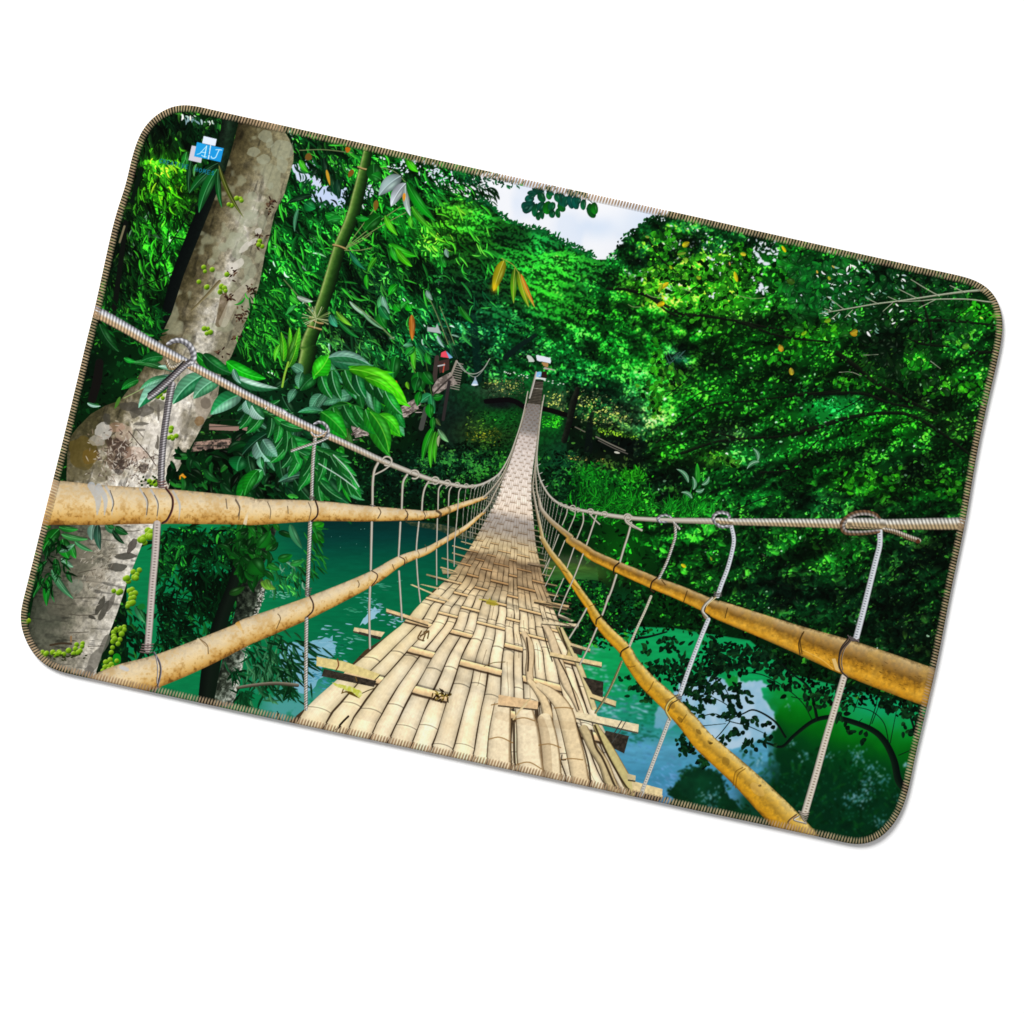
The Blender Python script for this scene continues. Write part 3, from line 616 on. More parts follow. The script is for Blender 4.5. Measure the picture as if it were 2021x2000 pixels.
# mirrored trees, dark, with broken light
def mirror(t, pts, n, col):
    for _ in range(160):
        P_ = q(t, *pts); k_ = rs.randint(len(P_)); u_ = rs.rand(); p_ = P_[k_]*(1-u_)+P_[(k_+1) % len(P_)]*u_
        leaf(p_[0]+rs.randn()*5, p_[1]+rs.randn()*5, 5+7*rs.rand(), 4, rs.rand()*6.3, hue(col, .6+.7*rs.rand()), op=.85, i=ID_WATER)
    poly(jag(q(t, *pts), 3, n, 5), lambda X, Y, sl: np.array(col, f32)*(.6+.8*N_MID[sl])[..., None], ID_WATER)
mirror('P', (-10,1110,60,1060,160,1090,250,1130,330,1300,480,1420,600,1560,420,1560,180,1500,-20,1420,-160,1380,-150,1240), 5, (4,46,22))
mirror('O', (1560,1560,1640,1430,1760,1400,1860,1440,1912,1520,1912,1760,1700,1700), 6, (6,54,30))
for k in range(260):
    X, Y = [v[0] for v in inside(q('P', 420,900,1250,880,1700,1050,1750,1250,1560,1620,1000,1580,700,1300), 1)]
    leaf(X, Y, 6+16*rs.rand(), 3+4*rs.rand(), rs.rand()*3.1, hue((2,62,22), .4+.9*rs.rand()), op=.55, i=ID_WATER)
for cx, cy, sx, sy, n in [(570,1020,40,40,26),(1390,960,60,70,44),(1500,1060,50,50,30),(1470,1200,60,100,46),(1390,1310,80,60,60),(1300,1310,40,40,14),(1600,1160,60,60,26),(940,960,60,50,20),(860,870,30,30,10),(1790,1040,30,40,14),(1590,1480,60,60,20),(180,1310,80,90,60),(830,540,30,40,8),(1150,940,60,60,14),(1730,1330,60,60,8)]:
    for k in range(n):
        X, Y = q1('P', cx+rs.randn()*sx*.6, cy+rs.randn()*sy*.6)
        leaf(X, Y, 2.5+5*rs.rand(), 2+2*rs.rand(), 2.2+rs.randn()*.5, (60,130,140) if rs.rand() < .6 else (150,196,214), op=.6, i=ID_WATER)
for k in range(150):
    X, Y = [v[0] for v in inside(q('P', 600,900,1800,1100,1700,1560,1400,1640,800,1400), 1)]
    leaf(X, Y, 2+3*rs.rand(), 1.6, rs.rand()*3, (30,120,90), op=.8, i=ID_WATER)
soften(WR, 2, .85)
# leafy boughs hanging over the river at the right
poly(jag(q('M', 1470,660,1560,690,1912,760,1912,860,1700,850,1480,860), 1.5, 4, 5), lambda X, Y, sl: ramp((Y-1100)/45, [(0, (44,58,34)), (.45, (66,104,40)), (1, (40,96,40))])*(.8+.4*vn_w[sl])[..., None], ID_WATER)
poly(jag(q('M', 1500,880,1600,850,1700,850,1912,860,2100,1000,2200,1250,1912,1330,1760,1400,1660,1380,1600,1200,1540,1060), 3, 8, 6), (4,44,20), ID_BOUGH)
scatter(q('M', 1480,860,1700,840,1912,850,2120,1000,2220,1270,1912,1360,1760,1420,1650,1390,1560,1100), 900, (4, 10), .45, .4, .9, (.8, .55), clump=1.6, col=(8,84,26), deep=.25, i=ID_BOUGH)
scatter(q('O', 640,60,1120,-40,1500,-60,1912,120,1912,330,1500,260,1250,330,1000,420,760,380), 620, (5, 11), .5, .5, 1.0, (.75, .5), col=(6,64,20), deep=.35, i=ID_BOUGH)
scatter(q('P', 100,20,700,60,1200,320,1912,560,1912,700,1500,560,1100,560,700,260,300,320,100,220), 420, (6, 12), .55, .5, 1.2, (.6, .4), col=(4,46,16), deep=.4, i=ID_BOUGH)
scatter(q('O', 1300,540,1700,500,1912,420,1912,760,1650,840,1500,700,1300,640), 200, (6, 12), .6, .5, 1.2, (.6, .4), col=(4,40,18), deep=.4, i=ID_BOUGH)
BK = (5, 22, 12)
def bough(t, pts, w0, w1): 
    P = q(t, *pts); tube(P, np.linspace(w0, w1, len(P)), lambda S, V, sl: ramp(V, [(-1, (14,34,20)), (0, (6,18,12)), (1, (2,8,8))]), ID_BOUGH)
bough('P', (1800,1260,1720,1170,1680,1000,1600,840,1480,740,1250,660,1120,650,1000,690,860,800,760,890,640,860), 8, 2.2)
bough('P', (1050,660,1010,480,960,380,820,270,680,120), 3.2, 1.2); bough('P', (790,810,700,680,540,590,440,620,300,680), 2.4, .9); bough('P', (1870,820,1800,620,1700,560), 2.5, 1.4)
bough('O', (1250,330,1330,320,1480,280), 3, 1.4); bough('O', (960,190,1060,250,1200,300), 2, 1)
for pts in [(0,680,200,620,330,680,480,720,640,790),(0,730,300,700),(330,690,240,800,130,900),(330,690,360,580,300,420,180,260),(400,640,300,540,60,420),(1480,720,1530,560,1560,420),(1500,700,1570,520),(1010,670,930,530,780,400,600,300,400,280),(1640,870,1600,700,1500,600,1360,560),(1650,860,1700,600),(1350,600,1400,460),(1720,960,1860,900),(1390,690,1420,660),(840,480,930,500)]:
    tube(q('P', *pts), [.9]*(len(pts)//2-1)+[.5], BK, ID_BOUGH)
for cx, cy, sx, sy, n in [(60,360,90,80,34),(260,420,90,70,26),(400,450,80,60,22),(120,520,80,60,16),(390,560,60,60,14),(310,640,70,50,14),(470,680,40,40,8),(580,690,50,30,6),(400,760,50,40,8),(290,840,60,50,12),(480,880,60,40,10),(640,850,50,40,8),(680,700,20,20,3),(740,310,60,50,16),(700,380,40,30,8),(820,390,50,50,10),(960,490,40,40,8),(1080,480,60,80,18),(1220,420,60,60,14),(1320,440,50,40,10),(1270,570,40,30,5),(1240,640,40,40,7),(1650,540,70,70,26),(1800,600,80,70,22),(1860,660,50,50,10),(1800,770,50,40,8),(1320,770,40,30,5),(1430,800,40,30,5),(560,180,160,70,60),(400,130,150,60,50),(300,220,140,60,40),(60,900,60,50,10),(110,1000,30,40,6),(200,90,60,50,30)]:
    for k in range(n):
        X, Y = q1('P', cx+rs.randn()*sx*.6, cy+rs.randn()*sy*.6)
        c = hue((6,44,22), .35+1.0*rs.rand()); leaf(X, Y, 8+8*rs.rand(), 6+4*rs.rand(), rs.rand()*6.3, c, c*.7, i=ID_BOUGH, tip=.8)
for cx, cy, sx, sy, n in [(1240,760,70,60,18),(1310,810,40,30,10),(1150,660,40,30,6),(1380,590,90,60,30),(1560,560,90,70,30),(1700,640,90,80,30),(1650,740,60,50,16),(1780,720,60,60,16),(1580,1180,60,50,14),(1620,1260,40,40,10),(1790,1340,40,40,10),(1330,420,40,30,10),(1500,380,90,50,26),(1750,920,50,60,12),(1650,900,50,50,10)]:
    for k in range(n):
        X, Y = q1('O', cx+rs.randn()*sx*.6, cy+rs.randn()*sy*.6)
        c = hue((6,52,24), .35+1.0*rs.rand()); leaf(X, Y, 7+8*rs.rand(), 5+4*rs.rand(), rs.rand()*6.3, c, c*.7, i=ID_BOUGH, tip=.8)

# ---- left side, behind the trunk: water seen through bamboo, the mossy trunk
scatter(q('K', 1180,490,1912,490,1912,700,1500,720,1180,900), 260, (14, 40), .2, 1.2, .8, (.8, .5), two=True, col=(6,92,34))
scatter(q('K', 1180,500,1912,500,1912,1330,1600,1420,1200,1520), 700, (12, 36), .18, 1.2, .8, (.55, .5), two=True, col=(6,82,32))
scatter(q('K', 1180,1000,1420,1100,1500,1400,1200,1500), 220, (12, 30), .18, .6, .7, (.5, .4), two=True, col=(4,60,26))
scatter(q('K', 1500,640,1912,600,1912,1100,1700,1300,1480,1150), 170, (14, 34), .19, .9, .8, (.4, .4), two=True, col=(4,56,24))
scatter(q('K', 1440,850,1750,850,1760,1120,1480,1150), 80, (16, 40), .17, 1.3, .5, (.3, .3), col=(4,50,22))
scatter(q('L', 0,220,420,240,380,900,0,1000), 160, (14, 36), .16, 1.4, .6, (.5, .4), col=(4,70,28))
scatter(q('L', 600,520,920,500,900,780,640,760), 70, (14, 30), .18, 1.2, .5, (1.0, .4), two=True, col=(30,120,60), pale=.1)
for P in [q('L', 1900,-900,1900,-899)]: pass
MOSS = q('L', 470,240,700,240,640,420,560,620,600,760,540,960,440,1240,380,1560,330,1720,170,1720,190,1560,260,1280,360,900,360,620,420,420)
poly(MOSS, lambda X, Y, sl: ramp(.6*N_FINE[sl]+.5*(X-(560-.42*(Y-1040)))/60, [(.0, (14,20,14)), (.35, (52,60,48)), (.6, (120,128,116)), (.8, (170,170,160))])*(.55+.9*N_FINE[sl])[..., None], ID_STUMP)
for k in range(150):
    u = rs.rand(); a, b = q('L', 580,760,340,1600); p = a+(b-a)*u
    leaf(p[0]+rs.randn()*3, p[1]+rs.randn()*4, 2.5+2*rs.rand(), 1.6, rs.rand()*6, (210,206,196), i=ID_STUMP)
tube(q('L', 400,420,350,700,240,1000,160,1350,110,1680), [11, 13, 14, 18, 16], lambda S, V, sl: ramp(V, [(-1, (8,22,12)), (0, (14,24,16)), (1, (4,10,6))]), ID_STUMP)
for k in range(130):
    X, Y = q1('L', 470+rs.randn()*90, 420+rs.randn()*130); c = hue((10,84,20), .35+1.0*rs.rand()); leaf(X, Y, 14+22*rs.rand(), 9+5*rs.rand(), 1.2+rs.randn()*.9, c, c*.75, .1*rs.randn())
for x0, y0, x1, y1, w, c in [(480,520,580,640,150,(10,84,18)),(540,420,640,280,90,(14,110,24)),(980,260,1080,220,90,(30,150,20)),(990,300,1080,380,90,(12,110,16)),(800,230,900,430,60,(60,140,90)),(620,560,720,600,50,(30,140,40)),(700,520,820,480,70,(14,120,30)),(800,560,920,520,50,(40,150,60)),(300,800,430,740,60,(24,70,20)),(560,700,680,760,60,(120,180,60)),(600,680,640,760,60,(100,170,50))]:
    lf('L', x0, y0, x1, y1, w, c, tuple(.75*v for v in c), .05)
for k in range(40):
    X, Y = q1('L', 980+rs.randn()*40, 400+rs.randn()*110); c = hue((20,110,40), .5+.9*rs.rand()); leaf(X, Y, 14+12*rs.rand(), 3.5, .9+rs.randn()*.4, c, c*.7)
for k in range(210):     # pale bamboo fronds low on the left
    X, Y = q1('L', 640+rs.randn()*110, 1340+rs.randn()*130); c = (hue((60,128,86), .45+.75*rs.rand()) if rs.rand() < .6 else hue((6,72,34), .5+.6*rs.rand()))
    leaf(X, Y, 18+22*rs.rand(), 4.5, 1.15+rs.randn()*.55, c, np.asarray(c)*.75, .06*rs.randn())
for k in range(46):
    X, Y = q1('L', 800+rs.randn()*120, 1340+rs.randn()*110); leaf(X, Y, 22+22*rs.rand(), 4, .6+rs.randn()*.4, hue((6,62,30), .5+.6*rs.rand()))
for cx, cy, n in [(420,1620,46),(800,1580,26),(350,1450,20)]:
    for k in range(n):
        X, Y = q1('L', cx+rs.randn()*22, cy+rs.randn()*20); a = 1.57+rs.randn()*.9; leaf(X, Y, 16+14*rs.rand(), 4, a, hue((8,70,36), .4+.8*rs.rand()))
tube(q('L', 370,1570,500,1550,680,1535,860,1550), [3, 3.2, 3.4, 3.6], lambda S, V, sl: ramp(V, [(-1, (150,140,124)), (0, (96,88,72)), (1, (40,40,30))]), ID_BRANCH)

# ---- shaded trunk beside the big one
def darkbark(S, V, sl): return ramp(V, [(-1, (16,26,18)), (0, (8,14,12)), (1, (3,6,6))])*(.7+.6*N_FINE[sl])[..., None]
tube(q('A', 980,700,870,960,760,1250,650,1560,560,1900,480,2300), [16, 18, 20, 21, 19, 16], darkbark, ID_DARKTRUNK)
tube(q('A', 1060,220,1030,380,990,600), [16, 15, 14], lambda S, V, sl: ramp(V, [(-1, (6,22,10)), (0, (26,46,30)), (1, (10,18,12))])*(.5+N_FINE[sl])[..., None], ID_DARKTRUNK)
tube(q('F', 400,650,380,800,340,950), [8, 9, 8], (16,14,12), 0); tube(q('A', 200,1080,160,1400,90,1900), [5, 5, 5], (10,14,10), 0); line(q('A', 190,1110,150,1240), 2, (120,112,84)); tube(q('A', 330,640,250,900), [5,4], (6,20,10))
for a in [(760,930,600,1200,430,1430),(820,880,740,960), (580,1490,430,1560,260,1620), (330,900,420,1100,480,1200)]: line(q('A', *a), 1.1, (8,20,10))

# ---- the big pale trunk
TR_U = q('A', 1160,120,1300,120,1460,150,1475,285,1545,400,1578,500,1575,580,1540,700,1500,850,1420,1010,1385,1170,1342,1330,1325,1430,1300,1560,1270,1690,1220,1810,1150,1960)
TR_U = np.vstack([TR_U, q('F', 1600,330,1530,480,1480,600,1400,720,1370,930,1270,1120,1200,1250,1120,1390,1040,1540,960,1690,960,1720,130,1700,130,1600,135,1400,150,1270,220,1180,330,1070,450,1000,570,960,720,760,830,590,900,440,990,250), q('A', 680,1500,760,1300,850,1080,930,880,1020,650,1080,440)])
tn = fbm(14, 77, 4); tl_ = fbm(34, 78, 3)
def bark(X, Y, sl):
    # left side in shade: olive brown; right side sunlit grey
    cx = np.interp(Y, [240, 400, 560, 700, 800, 960, 1350], [520, 462, 400, 345, 300, 215, 130])
    hwid = np.interp(Y, [240, 400, 560, 700, 800, 870, 960, 1350], [50, 56, 62, 66, 70, 84, 100, 80])
    u = (X-cx)/hwid
    k = u+.9*(tn[sl]-.5)
    c = ramp(k, [(-1.2, (28,26,16)), (-.6, (66,60,38)), (-.1, (106,97,72)), (.35, (148,140,118)), (.7, (192,186,172)), (1.1, (128,122,100))])
    up = np.clip((430-Y)/120, 0, 1)[..., None]
    c = c*(1-up)+(ramp(u+.7*(tn[sl]-.5), [(-1, (38,33,18)), (-.3, (82,74,48)), (.4, (112,104,76)), (1, (136,130,100))]))*up
    low = np.clip((Y-700)/90, 0, 1)[..., None]
    cl = ramp(u*.8+1.3*(tn[sl]-.45), [(-1, (64,60,38)), (-.45, (112,104,80)), (.05, (190,182,164)), (.5, (232,225,213)), (.9, (196,188,172)), (1.3, (140,132,112))])
    c = c*(1-low)+cl*low
    sun = np.clip((u+.5*(tn[sl]-.5)-.35)*2.2, 0, 1)*np.clip((Y-330)/120, 0, 1)*np.clip((.98-u)*8, 0, 1)
    c = c+(np.array([214,208,196], f32)-c)*(sun*np.clip((tl_[sl]-.40)*6, 0, 1)*.75)[..., None]
    c = c*(.72+.58*N_FINE[sl]*(.8+.4*N_WHITE[sl]))[..., None]
    cr = np.clip((rotnoise(5, 26, .32, 55)[sl]-.70)*7, 0, 1); c = c*(1-.26*cr)[..., None]
    lich = np.clip((tl_[sl]-.56)*14, 0, 1)*np.clip((780-Y)/60, 0, 1)
    return c+(np.array([158,160,132], f32)-c)*(lich*.55)[..., None]
poly(TR_U, bark, ID_TRUNK)
def spot(t, x, y, rx, ry, col, op=.9, rot=0, n=5):
    X, Y = q1(t, x, y); a = np.linspace(0, 6.283, 26)[:-1]
    r = 1+.16*rs.randn(25); r = (r+np.roll(r, 1)+np.roll(r, -1))/3
    P = np.column_stack([np.cos(a)*rx*r, np.sin(a)*ry*r])/ZS; c, s = math.cos(rot), math.sin(rot)
    poly(np.column_stack([X+P[:, 0]*c-P[:, 1]*s, Y+P[:, 0]*s+P[:, 1]*c]), np.array(col, f32), ID_TRUNK, op)
LI = (160,164,140)
for x, y, rx, ry in [(1350,370,60,50),(1380,430,30,40),(1250,500,56,36),(1330,560,60,44),(1480,480,90,80),(1480,600,50,70),(1390,780,20,30),(1110,1230,80,70),(1160,1280,50,40),(1000,1280,40,40),(1210,1060,70,60),(1320,1080,40,70),(1240,860,40,40),(1230,1010,60,40),(900,1400,30,30),(1170,1400,60,60),(1220,1480,50,70),(1110,1330,40,40),(960,1510,40,30),(1190,1570,40,50)]:
    spot('A', x, y, rx, ry, LI, .55)
for x, y, rx, ry in [(1180,1280,70,26),(1120,1420,60,30),(1080,1440,40,40),(1240,1240,50,20),(1290,1150,30,30)]: spot('A', x, y, rx, ry, (214,208,196), .7, -.7)
tube(q('A', 970,1560,860,1680,740,1800), [3, 2.5, 1.5], lambda S, V, sl: ramp(V, [(-1, (150,140,104)), (1, (84,72,44))]), ID_TRUNK)
tube(q('A', 1010,1700,990,1800,960,1912), [9, 8, 6], (84,64,40), ID_TRUNK, .55); tube(q('A', 1230,1560,1100,1700,1000,1900), [6, 9, 9], (198,190,170), ID_TRUNK, .5)
for t, x, y in [('A',1400,900),('A',1320,1200),('A',1380,970),('A',1080,1500),('A',1240,1640),('A',1130,1850),('F',1460,110),('F',1540,270),('F',1580,220),('F',1640,60),('F',1390,560),('F',1520,440),('A',1290,1250),('A',1040,1680)]:
    for k in range(9): leaf(*q1(t, x+rs.randn()*20, y+rs.randn()*20), 4+7*rs.rand(), 3, rs.rand()*6.3, (44,22,16) if k < 6 else (96,72,52), i=ID_TRUNK)
# scarred bulge, shadows of leaves, cracks
for x, y, rx, ry, c, o in [(270,1380,120,130,(88,74,30),.75),(330,1420,70,60,(112,86,30),.6),(560,1400,110,140,(96,78,64),.7),(560,1330,60,60,(54,40,36),.55),(560,1480,46,90,(44,36,32),.6),(480,1290,30,40,(60,44,36),.6),(760,1510,44,44,(50,40,34),.7),(620,1310,30,80,(70,52,42),.55),(600,1220,70,70,(190,168,148),.6),(430,1210,70,70,(210,206,200),.7),(380,1290,70,40,(200,194,186),.5),(650,1010,100,40,(70,66,58),.75),(760,1040,90,50,(76,72,64),.7),(880,1000,70,50,(80,76,66),.6),(690,1060,50,40,(66,62,54),.6),(1260,1000,80,110,(166,154,138),.6),(1270,980,40,50,(96,86,74),.6),(1220,1130,40,40,(120,84,44),.6),(1100,1150,70,90,(120,112,94),.4),(980,1130,90,120,(200,192,180),.4),(820,1250,110,120,(204,196,184),.4),(460,1110,30,50,(60,58,52),.7),(740,1150,60,14,(84,80,72),.7),(730,1200,50,12,(100,94,86),.6),(240,1560,90,60,(84,78,52),.5),(420,1560,80,60,(110,102,80),.5),(700,1400,100,60,(170,128,106),.35),(540,1180,60,40,(164,120,98),.4)]:
    spot('F', x, y, rx, ry, c, o, 0)
for k in range(220):
    X, Y = q1('F', 560+rs.randn()*110, 1430+rs.randn()*120); leaf(X, Y, 4+9*rs.rand(), 1.8, rs.rand()*6.3, [(60,44,38),(150,130,112),(206,196,182)][rs.randint(3)], op=.8, i=ID_TRUNK)
for k in range(80):
    X, Y = q1('F', 770+rs.randn()*70, 1500+rs.randn()*80); leaf(X, Y, 4+7*rs.rand(), 1.8, rs.rand()*6.3, [(70,54,46),(170,156,138)][rs.randint(2)], op=.8, i=ID_TRUNK)
line(q('F', 640,1210,720,1310,800,1400,860,1490), .9, (60,44,36), ID_TRUNK); line(q('F', 700,1190,760,1260), .7, (90,80,70), ID_TRUNK)
for x, y, rx, ry in [(885,1050,12,60),(880,1300,10,60),(870,1330,14,30)]: spot('F', x, y, rx, ry, (96,90,80), .8)
# trunk below the upper rail
TR_L = q('K', 250,470,1175,470,1170,510,1080,650,1040,750,1000,850,960,950,920,1080,880,1200,830,1330,790,1440,740,1580,690,1740,200,1600,130,1430,170,1200,200,1050,210,800)
def bark2(X, Y, sl):
    u = (X-(-.28*(Y-1040)+262))/60
    c = ramp(u*.75+1.0*(tn[sl]-.5), [(-1.9, (54,58,46)), (-1.1, (96,95,80)), (-.5, (148,142,126)), (0, (196,190,177)), (.5, (214,209,198)), (1, (176,168,154))])
    cr = np.clip((rotnoise(22, 4, .1, 57)[sl]-.72)*7, 0, 1); c = c*(1-.3*cr)[..., None]
    sun = np.clip((u-.15)*2, 0, 1)*np.clip((tl_[sl]-.36)*6, 0, 1); c = c+(np.array([222,216,204], f32)-c)*(sun*.6)[..., None]
    return c*(.68+.62*N_FINE[sl]*(.85+.3*N_WHITE[sl]))[..., None]
poly(TR_L, bark2, ID_TRUNK)
for x, y, rx, ry, c, o in [(600,700,90,90,(130,122,106),.5),(560,830,120,80,(110,106,90),.5),(700,900,80,80,(170,160,142),.5),(300,1300,120,160,(92,94,80),.35),(420,1150,140,90,(96,92,78),.4),(540,990,60,60,(130,140,124),.5),(950,740,90,28,(70,68,60),.85),(880,830,80,34,(74,72,64),.85),(1000,650,30,70,(66,60,54),.8),(740,1140,26,80,(60,58,50),.85),(770,1190,24,90,(64,62,54),.8),(830,1120,20,80,(80,76,68),.7),(670,1240,30,14,(44,42,36),.8),(780,1450,34,90,(104,100,90),.8),(690,1600,40,110,(110,106,96),.7),(640,1690,40,60,(96,92,84),.6)]:
    spot('K', x, y, rx, ry, c, o, .45 if rx < 45 else 0)
for a in [(480,1215,580,1225,700,1220),(520,1085,700,1080),(480,1370,640,1362),(850,530,960,536,1060,530),(560,880,640,860,700,850),(640,1480,760,1476)]: line(q('K', *a), .8, (66,60,50), ID_TRUNK, .8)
for k in range(90):
    X, Y = q1('K', 720+rs.randn()*90, 850+rs.randn()*110); leaf(X, Y, 4+9*rs.rand(), 1.6, 2.3+rs.randn()*.5, [(90,80,66),(150,138,120),(200,192,176)][rs.randint(3)], op=.7, i=ID_TRUNK)
for k in range(40):
    X, Y = q1('K', 740+rs.randn()*60, 700+rs.randn()*90); leaf(X, Y, 5+5*rs.rand(), 1.4, rs.randn()*.6, (90,84,70), op=.7, i=ID_TRUNK)
line(q('K', 330,1470,420,1455,500,1460), 2, (60,48,34), ID_TRUNK); line(q('K', 500,1400,500,1440), 2, (140,110,76), ID_TRUNK)
# leaves in front of the trunk
for x0, y0, x1, y1, w, c in [(400,520,270,700,100,(10,110,20)),(400,500,560,520,50,(30,130,40)),(420,560,640,600,50,(60,150,70)),(430,600,480,760,110,(14,120,24)),(500,640,540,760,60,(30,150,40)),(530,620,680,700,36,(60,140,80)),(400,700,530,640,46,(90,150,110)),(420,760,520,830,50,(110,170,130)),(370,760,410,900,60,(8,90,20)),(340,850,520,1090,56,(70,140,90)),(330,900,300,1150,64,(10,120,24)),(340,1000,365,1120,20,(20,110,40)),(300,780,200,900,40,(8,90,24)),(260,840,190,980,50,(6,80,20)),(280,920,190,1080,44,(10,100,24)),(470,860,510,960,40,(14,90,30)),(300,520,300,480,60,(30,120,30)),(340,640,290,780,40,(4,60,16)),(250,720,220,860,40,(10,90,30)),(680,480,670,610,70,(110,150,130)),(720,480,740,690,60,(40,84,64)),(780,480,880,560,50,(50,110,70)),(860,500,970,560,60,(14,84,30)),(840,530,940,640,40,(6,50,20)),(800,490,860,500,40,(20,96,36))]:
    lf('K', x0, y0, x1, y1, w, c, tuple(.72*v for v in c), .06, tuple(min(255, v+50) for v in c))
scatter(q('K', 190,560,420,560,500,900,330,1000,200,1000), 60, (12, 28), .2, 1.4, .7, (.6, .4), two=True, col=(8,84,24))
scatter(q('K', 900,1130,1100,1150,1090,1500,900,1620,840,1500), 80, (14, 30), .25, 1.0, .6, (.8, .4), two=True, col=(4,48,20))
lf('K', 1030,1150,1110,1290, 60, (60,140,90), (14,80,36)); lf('K', 1110,1150,1040,1160, 50, (20,110,40))
lf('K', 880,1560,860,1640,70,(10,120,24)); lf('K', 860,1540,900,1620,60,(14,130,24))
# green figs
def figs(t, L, r=5.4):
    for x, y in L:
        X, Y = q1(t, x, y); R = r*(.85+.3*rs.rand())
        x0, y0, x1, y1 = clipbox(X-R-2, Y-R-2, X+R+3, Y+R+3)
        dx = XX[y0:y1, x0:x1]-X; dy = YY[y0:y1, x0:x1]-Y; d = np.hypot(dx, dy)
        k = -(dx*.45+dy*.8)/R
        put(x0, y0, x1, y1, np.clip(R-d+.5, 0, 1), ramp(k, [(-1, (34,56,4)), (-.2, (92,136,12)), (.5, (146,190,36)), (.9, (196,222,110))]), ID_FIG)
figs('K', [(1130,530),(1155,545),(1130,565),(1095,585),(1140,580),(1070,605),(1105,630),(1160,580),(1090,610)], 6.4)
figs('K', [(1060,855),(1010,870),(1040,890),(1020,915),(1035,920),(945,925),(970,945),(960,920)], 5.8)
figs('K', [(850,1025),(905,1030),(890,1040),(1000,1015),(980,1025),(1025,1045),(995,1055),(1015,1080),(990,1090),(1010,1120),(975,1130),(1000,1125),(965,1150)], 5.4)
figs('K', [(850,1365),(895,1350),(935,1320),(935,1345),(870,1340),(915,1380),(850,1400),(900,1425),(845,1440),(885,1460),(840,1490),(830,1530),(860,1420),(905,1330),(875,1600),(820,1590),(785,1610),(830,1630),(800,1650),(780,1650),(845,1655),(760,1680),(810,1670)], 5.2)
figs('K', [(265,1530),(300,1535),(350,1530),(400,1525),(410,1540),(480,1515),(545,1465),(595,1455),(535,1500),(590,1480),(575,1515),(560,1530),(520,1540),(440,1545),(375,1550),(150,1270),(290,1545)], 5.2)
for k in range(30): leaf(*q1('K', 400+rs.randn()*90, 1560+rs.randn()*10), 6, 3, rs.randn()*.4, (44,48,24), i=ID_FIG)
figs('F', [(990,1185),(985,1210),(990,1255),(1030,1250),(1000,1270),(970,1265),(830,1640),(850,1630),(810,1620),(860,1650),(930,880),(900,910),(880,930),(920,940),(1290,370),(1310,400),(1280,410),(1260,370),(1400,30),(1430,50),(1390,70),(1280,30)], 5)
for k in range(16): leaf(*q1('F', 830+rs.randn()*40, 1630+rs.randn()*26), 6, 4, rs.rand()*6, (30,50,16), i=ID_FIG)
figs('A', [(840,1445),(910,1465),(850,1480),(800,1565),(870,1605),(985,1600),(1010,1615),(975,1640),(1020,1640),(1030,1505),(1070,940),(1045,930),(1140,885),(1150,900),(1110,880),(1300,1230),(1320,1275),(1290,1260)], 4.6)
# bamboo leaves across the trunk top
for x0, y0, x1, y1, w, c in [(960,600,720,840,80,(8,76,24)),(950,640,800,1000,86,(14,104,36)),(960,640,990,960,46,(12,84,28)),(965,610,1170,1040,34,(74,84,20)),(960,590,800,700,50,(4,50,16)),(700,500,690,640,60,(30,150,40)),(740,560,720,830,44,(6,60,20)),(780,600,760,700,30,(60,140,60)),(690,560,650,650,40,(20,130,30))]:
    lf('A', x0, y0, x1, y1, w, c, tuple(.7*v for v in c), .05, tuple(min(255, v+70) for v in c))
scatter(q('A', 420,200,940,200,930,420,760,360,560,260), 60, (8, 22), .2, 1.3, .5, (.6, .4), col=(8,60,20), two=True)
scatter(q('A', 560,180,920,200,920,260,700,240), 26, (5, 13), .3, 1.2, .5, (1, .2), col=(150,176,190))
# ---- bamboo cane and its leaves
def canecol(S, V, sl):
    c = ramp(V, [(-1, (6,20,6)), (-.5, (18,46,12)), (.1, (44,84,26)), (.55, (96,134,54)), (.8, (150,172,98)), (1, (54,82,30))])
    return c*(.85+.3*N_FINE[sl])[..., None]
tube(q('B', 690,330,660,480,615,670,560,870,460,1110), [9, 11, 12, 12.5, 12.5], canecol, ID_CANE)
tube(q('B', 460,1110,400,1320,340,1520,270,1730), [12.5, 13, 13, 13.5], canecol, ID_CANE)
tube(np.vstack([q('B', 270,1730,200,1912), q('G', 540,370,505,520)]), [13.5, 15, 16, 15], canecol, ID_CANE)
for t, a in [('B', (405,1095,455,1105,515,1130)), ('B', (610,455,650,470,700,480)), ('B', (215,1690,270,1730,320,1740)), ('G', (530,180,590,195,640,210))]:
    line(q(t, *a), 1.6, (176,150,96), ID_CANE); line(q(t, *a)+[0, 2.2], .8, (50,40,16), ID_CANE)
for k in range(26):
    a = rs.rand()*6.3; line([q1('B', 270, 1700), q1('B', 270+120*math.cos(a), 1690+90*math.sin(a))], .7, (190,196,150) if rs.rand() < .5 else (96,120,60), ID_CANE)
for a in [(510,1120,700,860,760,780), (520,1110,760,920,960,780), (520,1115,800,940,1000,830), (510,1125,640,1060,720,1000), (500,1140,620,1140,720,1120)]: line(q('B', *a), .9, (120,140,80), ID_CANE)
for a in [(740,450,900,490,1000,580), (130,320,330,315,560,340), (540,1560,700,1680,900,1870), (1180,1500,1260,1680,1350,1912), (1280,1600,1340,1750,1400,1912), (0,1380,160,1560,260,1640)]: line(q('B', *a), .8, (116,132,84))
